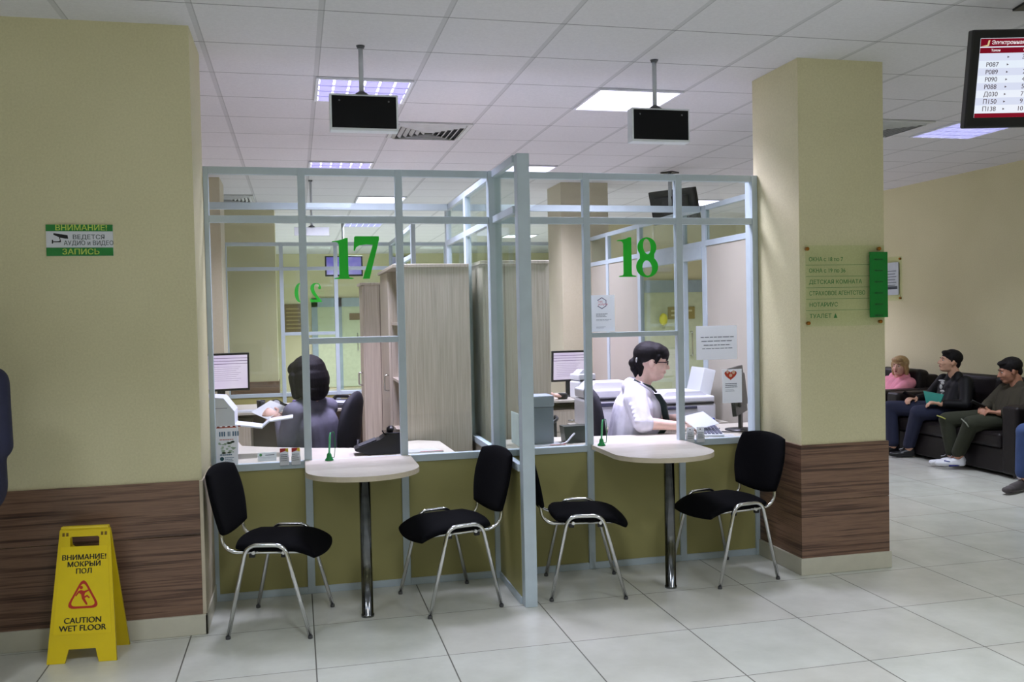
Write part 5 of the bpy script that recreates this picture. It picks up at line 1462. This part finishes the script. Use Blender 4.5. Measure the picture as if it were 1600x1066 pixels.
# --- colleague hidden behind the cabinet, only the hand shows beside the rear monitor
def colleague():
    t = thing('person', 'person at the rear desk whose hand shows left of the rear monitor', 'person', (1.95, 7.9, 0), world=True)
    f = V((0.17, 0.98, 0)); r = V((0.98, -0.17, 0)); F = frame((0.25, 0.95, -0.1))
    pe, ch, nb, hc = V((1.93, 7.88, 0.56)), V((1.93, 7.92, 0.86)), V((1.94, 7.94, 1.03)), V((1.95, 7.97, 1.19))
    sL, sR = nb - r * 0.18 + V((0, 0, -0.06)), nb + r * 0.18 + V((0, 0, -0.06))
    eR, wR = V((2.20, 8.18, 0.82)), V((2.375, 8.42, 0.80)); eL, wL = V((1.74, 8.2, 0.82)), V((1.86, 8.42, 0.80))
    hL, hR = pe - r * 0.1 + V((0, 0, -0.04)), pe + r * 0.1 + V((0, 0, -0.04))
    kL, kR = hL + f * 0.4, hR + f * 0.4
    aL, aR = kL + V((0, 0, -0.42)), kR + V((0, 0, -0.42))
    b = body_mesh(t, add(head_prims(hc, F), [('c', hc + F @ V((0, -0.03, -0.06)), nb, 0.052, 0.058)], torso(pe, ch, nb, r, 0.115, 0.10, 0.05, 0.07, 0.07), limb(sL, eL, wL, 0.05, 0.04, 0.026), limb(sR, eR, wR, 0.05, 0.04, 0.026),
            hand_prims(wR, (0.8, 0.5, -0.15), (0, 0, 1), -1, 1.0, 0.3), hand_prims(wL, (0.3, 0.9, -0.15), (0, 0, 1), 1, 1.0, 0.3), limb(hL, kL, aL, 0.085, 0.06, 0.04), limb(hR, kR, aR, 0.085, 0.06, 0.04)), (226, 186, 168), 0.0075)
    face_parts(b, hc, F)
    H = lambda x, y, z: hc + F @ V((x, y, z))
    part('hair', None, M('brown_hair', (70, 48, 36), 0.5), b, mesh=blob([('e', H(0, -0.028, 0.045), (0.09, 0.105, 0.088), F), ('e', H(0, -0.07, -0.03), (0.075, 0.06, 0.09), F)], 0.008, 2))
    WS = fab('white_shirt', (226, 224, 236), 0.75)
    cloth(t, 'shirt', add(torso(pe, ch, nb + V((0, 0, -0.02)), r, 0.13, 0.115, 0.06, 0.08, 0.08), [('c', sL, eL, 0.068, 0.055), ('c', sR, eR, 0.068, 0.055), ('c', eR, eR + (wR - eR) * 0.4, 0.055, 0.045), ('c', eL, eL + (wL - eL) * 0.4, 0.055, 0.045)]), WS, 0.01, 3, body=b)
    cloth(t, 'trousers', add(limb(hL, kL, aL + V((0, 0, 0.03)), 0.11, 0.075, 0.055), limb(hR, kR, aR + V((0, 0, 0.03)), 0.11, 0.075, 0.055)), fab('dark_skirt', (30, 30, 38)), 0.012, 4, body=b)
    for a in (aL, aR): cloth(t, 'shoe', shoe_prims(a, a + f * 0.16 + V((0, 0, -0.06))), BLACKP, 0.009, 2, body=b)
colleague()
printer('label_printer', 'small white printer right of the rear monitor, half behind the post', (2.72, 8.5, 0.75), 0.2, 0.2, 0.2, 0.28, False)

# --- people on the sofas
SHORT = mat_hair('short_black_hair', rgb(10, 8, 9), rgb(28, 23, 24), 0.65)
def seated_man(label, hc, nb, ch, pe, f, look, sh_w, eR, wR, eL, wL, kR, aR, kL, aL, toeR, toeL, skin, top, trouser, shoe, shoe_lb=None, hs=1.0):
    t = thing('person', label, 'person', (pe[0], pe[1], 0), world=True)
    f = V(f).normalized(); r = f.cross(V((0, 0, 1))).normalized(); F = frame(look)
    hc, nb, ch, pe, eR, wR, eL, wL, kR, aR, kL, aL, toeR, toeL = map(V, (hc, nb, ch, pe, eR, wR, eL, wL, kR, aR, kL, aL, toeR, toeL))
    sR, sL = nb + r * sh_w + V((0, 0, -0.065)), nb - r * sh_w + V((0, 0, -0.065))
    hR, hL = pe + r * 0.09 + V((0, 0, -0.02)), pe - r * 0.09 + V((0, 0, -0.02))
    b = body_mesh(t, add(head_prims(hc, F, hs), [('c', hc + F @ V((0, -0.03, -0.06)), nb, 0.054, 0.06)], torso(pe, ch, nb, r, 0.105, 0.105, 0.055, 0.06, 0.075),
            limb(sR, eR, wR, 0.054, 0.043, 0.028), limb(sL, eL, wL, 0.054, 0.043, 0.028),
            hand_prims(wR, (wR - eR).normalized() + V((-0.1, 0, 0.1)), (0, 0, 1), -1, 1.0, 0.6), hand_prims(wL, (wL - eL).normalized() + V((-0.1, 0, 0.1)), (0, 0, 1), 1, 1.0, 0.6),
            limb(hR, kR, aR, 0.085, 0.06, 0.042), limb(hL, kL, aL, 0.085, 0.06, 0.042)), skin)
    face_parts(b, hc, F, hs)
    jk = add(torso(pe + V((0, 0, 0.02)), ch, nb + V((0, 0, -0.02)), r, 0.125, 0.125, 0.07, 0.07, 0.09), [('c', sR, eR, 0.072, 0.062), ('c', eR, eR + (wR - eR) * 0.8, 0.060, 0.044), ('c', sL, eL, 0.072, 0.062), ('c', eL, eL + (wL - eL) * 0.8, 0.060, 0.044)],
              [('c', nb + r * 0.055 + V((0, 0, 0.0)), nb - r * 0.055 + V((0, 0, 0.0)), 0.045, 0.045)])
    cloth(t, 'jacket', jk, top, 0.009, 3, body=b)
    tr = cloth(t, 'trousers', add([('c', pe + r * 0.05, pe - r * 0.05, 0.12, 0.12)], limb(hR, kR, aR + V((0, 0, 0.04)), 0.105, 0.078, 0.062), limb(hL, kL, aL + V((0, 0, 0.04)), 0.105, 0.078, 0.062)), trouser, 0.010, 3, body=b)
    for a, to in ((aR, toeR), (aL, toeL)): 
        s_ = cloth(t, 'shoe', shoe_prims(a, to), shoe, 0.008, 2, shoe_lb, body=b)
        d = (to - a); d.z = 0; d.normalize(); sd = d.cross(V((0, 0, 1)))
        lz = to.z + 0.03
        part('laces', MB().tube([a + d * 0.055 + sd * 0.022 + V((0, 0, 0.0)), a + d * 0.075 - sd * 0.022 + V((0, 0, -0.006)), a + d * 0.095 + sd * 0.02 + V((0, 0, -0.016))], 0.004, 6), M('lace_grey', (150, 150, 155), 0.7), b)
    H = lambda x, y, z: hc + F @ (V((x, y, z)) * hs)
    part('hair', None, SHORT, b, mesh=blob([('e', H(0, -0.022, 0.048), (0.086 * hs, 0.104 * hs, 0.084 * hs), F), ('e', H(0, 0.042, 0.084), (0.068, 0.052, 0.027), F), ('e', H(0, -0.072, -0.01), (0.062, 0.036, 0.06), F), ('c', H(0.07, 0.01, 0.035), H(0.074, 0.008, 0.0), 0.014, 0.008), ('c', H(-0.07, 0.01, 0.035), H(-0.074, 0.008, 0.0), 0.014, 0.008)], 0.006, 2))
    return t, b, F, r, f
def phone(label, c, rot):
    p = thing('mobile_phone', label, 'phone', c, 0)
    p.rotation_euler = rot
    part('phone_body', MB().box(-0.033, -0.065, -0.004, 0.033, 0.065, 0.004, 0.003, 2), BLACKP, p)
    part('phone_screen', MB().box(-0.029, -0.055, 0.0042, 0.029, 0.055, 0.0048), M('phone_glass', (150, 150, 156), 0.2), p)
JK = M('black_jacket', (12, 12, 15), 0.6, var=0.2, scale=15, bmp=0.4, bscale=60, spec=0.25)
JE = fab('dark_jeans', (30, 35, 60), 0.85)
t, b, F, r, f = seated_man('young man in black jacket and dark jeans with turquoise folder on sofa', (6.64, 8.20, 1.0), (6.69, 8.19, 0.855), (6.70, 8.18, 0.70), (6.62, 8.16, 0.50), (-1, 0.05, 0), (-0.93, 0.30, 0.16), 0.175,
    (6.62, 8.50, 0.60), (6.40, 8.44, 0.595), (6.58, 7.90, 0.57), (6.36, 8.00, 0.585), (6.18, 8.56, 0.50), (6.17, 8.50, 0.10), (6.19, 8.12, 0.49), (6.22, 8.30, 0.10), (6.0, 8.50, 0.035), (6.06, 8.36, 0.035),
    (206, 160, 134), JK, JE, BLACKP)
# white print on the shirt front
pr = MB()
for k, (a, c, w_, h_) in enumerate([(0.0, 0.80, 0.10, 0.02), (-0.012, 0.775, 0.055, 0.035), (0.012, 0.735, 0.045, 0.05), (-0.008, 0.69, 0.07, 0.03), (0.0, 0.655, 0.035, 0.025)]):
    pr.add(MB().ell((0, 0, 0), (0.004, w_ / 2, h_ / 2), None, 8), Matrix.Translation((6.555, 8.22 + a, c)))
part('chest_print', pr, M('white_print', (200, 202, 200), 0.7), b, 'white print on black chest')
fo = thing('folder', 'turquoise plastic folder standing on the lap of the man in black', 'folder', (6.36, 8.05, 0.57), world=True)
part('folder_cover', MB().prism([(8.235, 0.70), (7.93, 0.685), (7.99, 0.575), (8.18, 0.545)], 6.345, 6.351, 'x').prism([(8.225, 0.695), (7.94, 0.68), (8.0, 0.575), (8.17, 0.55)], 6.354, 6.358, 'x'), M('turquoise_plastic', (10, 150, 136), 0.35), fo)
phone('white edged phone in the hand of the man in black', (6.325, 8.435, 0.645), (0.5, 0.5, 1.4))
OL = fab('olive_jacket', (54, 49, 35), 0.85); OT = fab('olive_trousers', (42, 45, 30), 0.9)
t, b, F, r, f = seated_man('young man in olive jacket and trousers with white sneakers holding phone', (6.66, 7.40, 0.945), (6.72, 7.38, 0.81), (6.72, 7.37, 0.68), (6.64, 7.36, 0.50), (-1, 0.15, 0), (-0.88, 0.42, -0.22), 0.18,
    (6.60, 7.62, 0.585), (6.385, 7.42, 0.585), (6.58, 7.10, 0.56), (6.40, 7.25, 0.565), (6.20, 7.70, 0.46), (6.22, 7.66, 0.12), (6.19, 7.36, 0.46), (6.18, 7.52, 0.13), (6.06, 7.74, 0.045), (6.02, 7.60, 0.06),
    (170, 120, 96), OL, OT, WHITEP, 'white sneaker')
SB = M('sneaker_blue', (36, 40, 120), 0.5)
part('shoe_stripe', MB().tube([(6.13, 7.545, 0.10), (6.09, 7.535, 0.075), (6.05, 7.56, 0.085)], 0.008, 8).tube([(6.17, 7.50, 0.045), (6.08, 7.53, 0.04)], 0.008, 8), SB, b, 'dark blue stripe on the sneaker')
part('knee_stripe', MB().tube([(6.115, 7.40, 0.505), (6.105, 7.33, 0.475), (6.11, 7.30, 0.44)], 0.006, 8), M('grey_piping', (120, 124, 110), 0.6), b)
part('knee_stripe', MB().tube([(6.125, 7.75, 0.50), (6.115, 7.68, 0.495), (6.125, 7.63, 0.48)], 0.006, 8), M('yellow_piping', (160, 160, 70), 0.6), b)
phone('dark phone in the hands of the man in olive', (6.285, 7.38, 0.64), (0.5, 0.4, 1.2))
def seat_woman():
    t = thing('person', 'woman with blond hair and pink hooded jacket behind the sofa arm', 'person', (6.78, 9.25, 0), world=True)
    f = V((-0.96, -0.2, 0)).normalized(); r = f.cross(V((0, 0, 1))); F = frame((-0.80, -0.42, 0.05))
    pe, ch, nb, hc = V((6.66, 9.25, 0.50)), V((6.76, 9.25, 0.65)), V((6.79, 9.24, 0.765)), V((6.77, 9.19, 0.895))
    sL, sR = nb - r * 0.16 + V((0, 0, -0.06)), nb + r * 0.16 + V((0, 0, -0.06))
    eL, wL, eR, wR = V((6.62, 9.06, 0.60)), V((6.42, 9.15, 0.60)), V((6.62, 9.48, 0.60)), V((6.42, 9.36, 0.60))
    hL, hR = pe - r * 0.09, pe + r * 0.09
    kL, kR = V((6.2, 9.16, 0.49)), V((6.2, 9.36, 0.49)); aL, aR = V((6.18, 9.16, 0.1)), V((6.18, 9.36, 0.1))
    b = body_mesh(t, add(head_prims(hc, F, 0.95), [('c', hc + F @ V((0, -0.03, -0.06)), nb, 0.05, 0.052)], torso(pe, ch, nb, r, 0.10, 0.09, 0.05, 0.06, 0.06), limb(sL, eL, wL, 0.048, 0.04, 0.026), limb(sR, eR, wR, 0.048, 0.04, 0.026),
            hand_prims(wR, (-0.8, -0.3, -0.1), (0, 0, 1), -1, 0.95, 0.5), hand_prims(wL, (-0.8, 0.3, -0.1), (0, 0, 1), 1, 0.95, 0.5), limb(hL, kL, aL, 0.085, 0.06, 0.04), limb(hR, kR, aR, 0.085, 0.06, 0.04)), (218, 172, 152))
    face_parts(b, hc, F, 0.95, (160, 90, 84), (110, 84, 60))
    PK = fab('pink_jacket', (232, 150, 168), 0.8, 0.3, 80)
    cloth(t, 'jacket', add(torso(pe, ch, nb + V((0, 0, -0.02)), r, 0.125, 0.12, 0.07, 0.07, 0.085), [('c', sL, eL, 0.07, 0.06), ('c', eL, eL + (wL - eL) * 0.85, 0.058, 0.044), ('c', sR, eR, 0.07, 0.06), ('c', eR, eR + (wR - eR) * 0.85, 0.058, 0.044)],
            [('c', nb + r * 0.10 - f * 0.02 + V((0, 0, 0.01)), nb - f * 0.095 + V((0, 0, 0.035)), 0.042, 0.05), ('c', nb - r * 0.10 - f * 0.02 + V((0, 0, 0.01)), nb - f * 0.095 + V((0, 0, 0.035)), 0.042, 0.05), ('c', nb + r * 0.09 + V((0, 0, 0.0)), nb + f * 0.09 + V((0, 0, -0.07)), 0.036, 0.03), ('c', nb - r * 0.09 + V((0, 0, 0.0)), nb + f * 0.09 + V((0, 0, -0.07)), 0.036, 0.03)]), PK, 0.008, 3, body=b)
    H = lambda x, y, z: hc + F @ (V((x, y, z)) * 0.95)
    part('hair', None, M('blond_hair', (176, 146, 100), 0.5, var=0.2, scale=60, bmp=0.3, bscale=200), b, mesh=blob([('e', H(0, -0.022, 0.045), (0.092, 0.108, 0.086), F), ('e', H(0, 0.06, 0.078), (0.07, 0.046, 0.034), F), ('c', H(0.078, 0.01, 0.03), H(0.078, -0.02, -0.09), 0.026, 0.022), ('c', H(-0.078, 0.01, 0.03), H(-0.078, -0.02, -0.09), 0.026, 0.022), ('e', H(0, -0.07, -0.04), (0.08, 0.05, 0.085), F)], 0.006, 2))
    cloth(t, 'trousers', add([('c', pe + r * 0.05, pe - r * 0.05, 0.115, 0.115)], limb(hR, kR, aR + V((0, 0, 0.04)), 0.1, 0.075, 0.06), limb(hL, kL, aL + V((0, 0, 0.04)), 0.1, 0.075, 0.06)), JE, 0.012, 3, body=b)
    for a in (aL, aR): cloth(t, 'shoe', shoe_prims(a, a + V((-0.17, 0, -0.06))), BLACKP, 0.009, 2, body=b)
seat_woman()
GS = M('grey_suede', (78, 72, 72), 0.8)
seated_man('person in blue jeans and grey shoes cut off by the right edge', (6.66, 6.22, 1.10), (6.70, 6.22, 0.95), (6.68, 6.22, 0.76), (6.58, 6.22, 0.50), (-1, 0, 0), (-1, -0.1, -0.05), 0.18,
    (6.50, 6.50, 0.68), (6.28, 6.36, 0.62), (6.50, 5.94, 0.68), (6.28, 6.06, 0.62), (5.97, 6.46, 0.50), (5.95, 6.47, 0.12), (5.99, 6.02, 0.50), (5.97, 6.00, 0.12), (5.70, 6.38, 0.04), (5.78, 5.98, 0.04),
    (200, 156, 132), fab('grey_jacket', (70, 72, 80)), fab('blue_jeans', (56, 76, 122), 0.85), GS)

# --- person at the left edge of the picture, standing with the back to the camera
def stander():
    t = thing('person', 'person in dark navy coat standing at the left edge by the wall', 'person', (-1.425, 4.28, 0), world=True)
    r = V((1, 0, 0)); F = frame((0.1, 1, -0.05))
    x, y = -1.43, 4.28
    pe, ch, nb, hc = V((x, y, 0.96)), V((x, y, 1.24)), V((x, y, 1.40)), V((x, y + 0.02, 1.57))
    sL, sR = V((x - 0.165, y, 1.33)), V((x + 0.165, y, 1.33))
    eL, wL, eR, wR = V((x - 0.19, y - 0.02, 1.06)), V((x - 0.12, y + 0.16, 0.93)), V((x + 0.185, y - 0.02, 1.06)), V((x + 0.08, y + 0.18, 0.95))
    hL, hR = V((x - 0.09, y, 0.90)), V((x + 0.09, y, 0.90)); kL, kR = V((x - 0.08, y + 0.01, 0.49)), V((x + 0.06, y + 0.01, 0.49)); aL, aR = V((x - 0.09, y - 0.01, 0.09)), V((x + 0.03, y - 0.01, 0.09))
    b = body_mesh(t, add(head_prims(hc, F), [('c', hc + F @ V((0, -0.03, -0.06)), nb, 0.053, 0.06)], torso(pe, ch, nb, r, 0.11, 0.11, 0.055, 0.06, 0.08), limb(sL, eL, wL, 0.05, 0.042, 0.027), limb(sR, eR, wR, 0.05, 0.042, 0.027),
            hand_prims(wR, (-1, 0.3, 0.1), (0, 1, 0), 1, 1, 0.4), hand_prims(wL, (1, 0.3, 0.1), (0, 1, 0), -1, 1, 0.4), limb(hL, kL, aL, 0.09, 0.062, 0.042), limb(hR, kR, aR, 0.09, 0.062, 0.042)), (206, 166, 146), 0.008)
    face_parts(b, hc, F)
    NV = fab('navy_coat', (34, 36, 62), 0.75, 0.4, 50)
    coat = add(torso(V((x, y, 0.88)), ch, nb + V((0, 0, -0.02)), r, 0.13, 0.125, 0.07, 0.08, 0.08), [('c', sL, eL, 0.068, 0.06), ('c', eL, wL, 0.058, 0.048), ('c', sR, eR, 0.068, 0.06), ('c', eR, eR + (wR - eR) * 0.9, 0.058, 0.048)])
    cloth(t, 'coat', coat, NV, 0.010, 3, body=b)
    H = lambda a, c, d: hc + F @ V((a, c, d))
    part('hair', None, SHORT, b, mesh=blob([('e', H(0, -0.022, 0.048), (0.086, 0.104, 0.084), F), ('e', H(0, -0.072, -0.01), (0.062, 0.036, 0.06), F)], 0.008, 2))
    cloth(t, 'trousers', add([('c', pe + r * 0.05, pe - r * 0.05, 0.12, 0.12)], limb(hR, kR, aR + V((0, 0, 0.02)), 0.10, 0.075, 0.06), limb(hL, kL, aL + V((0, 0, 0.02)), 0.10, 0.075, 0.06)), fab('black_trousers', (22, 22, 28)), 0.012, 3, body=b)
    for a in (aL, aR): cloth(t, 'shoe', shoe_prims(a, a + V((0, 0.17, -0.055))), BLACKP, 0.009, 2, body=b)
stander()
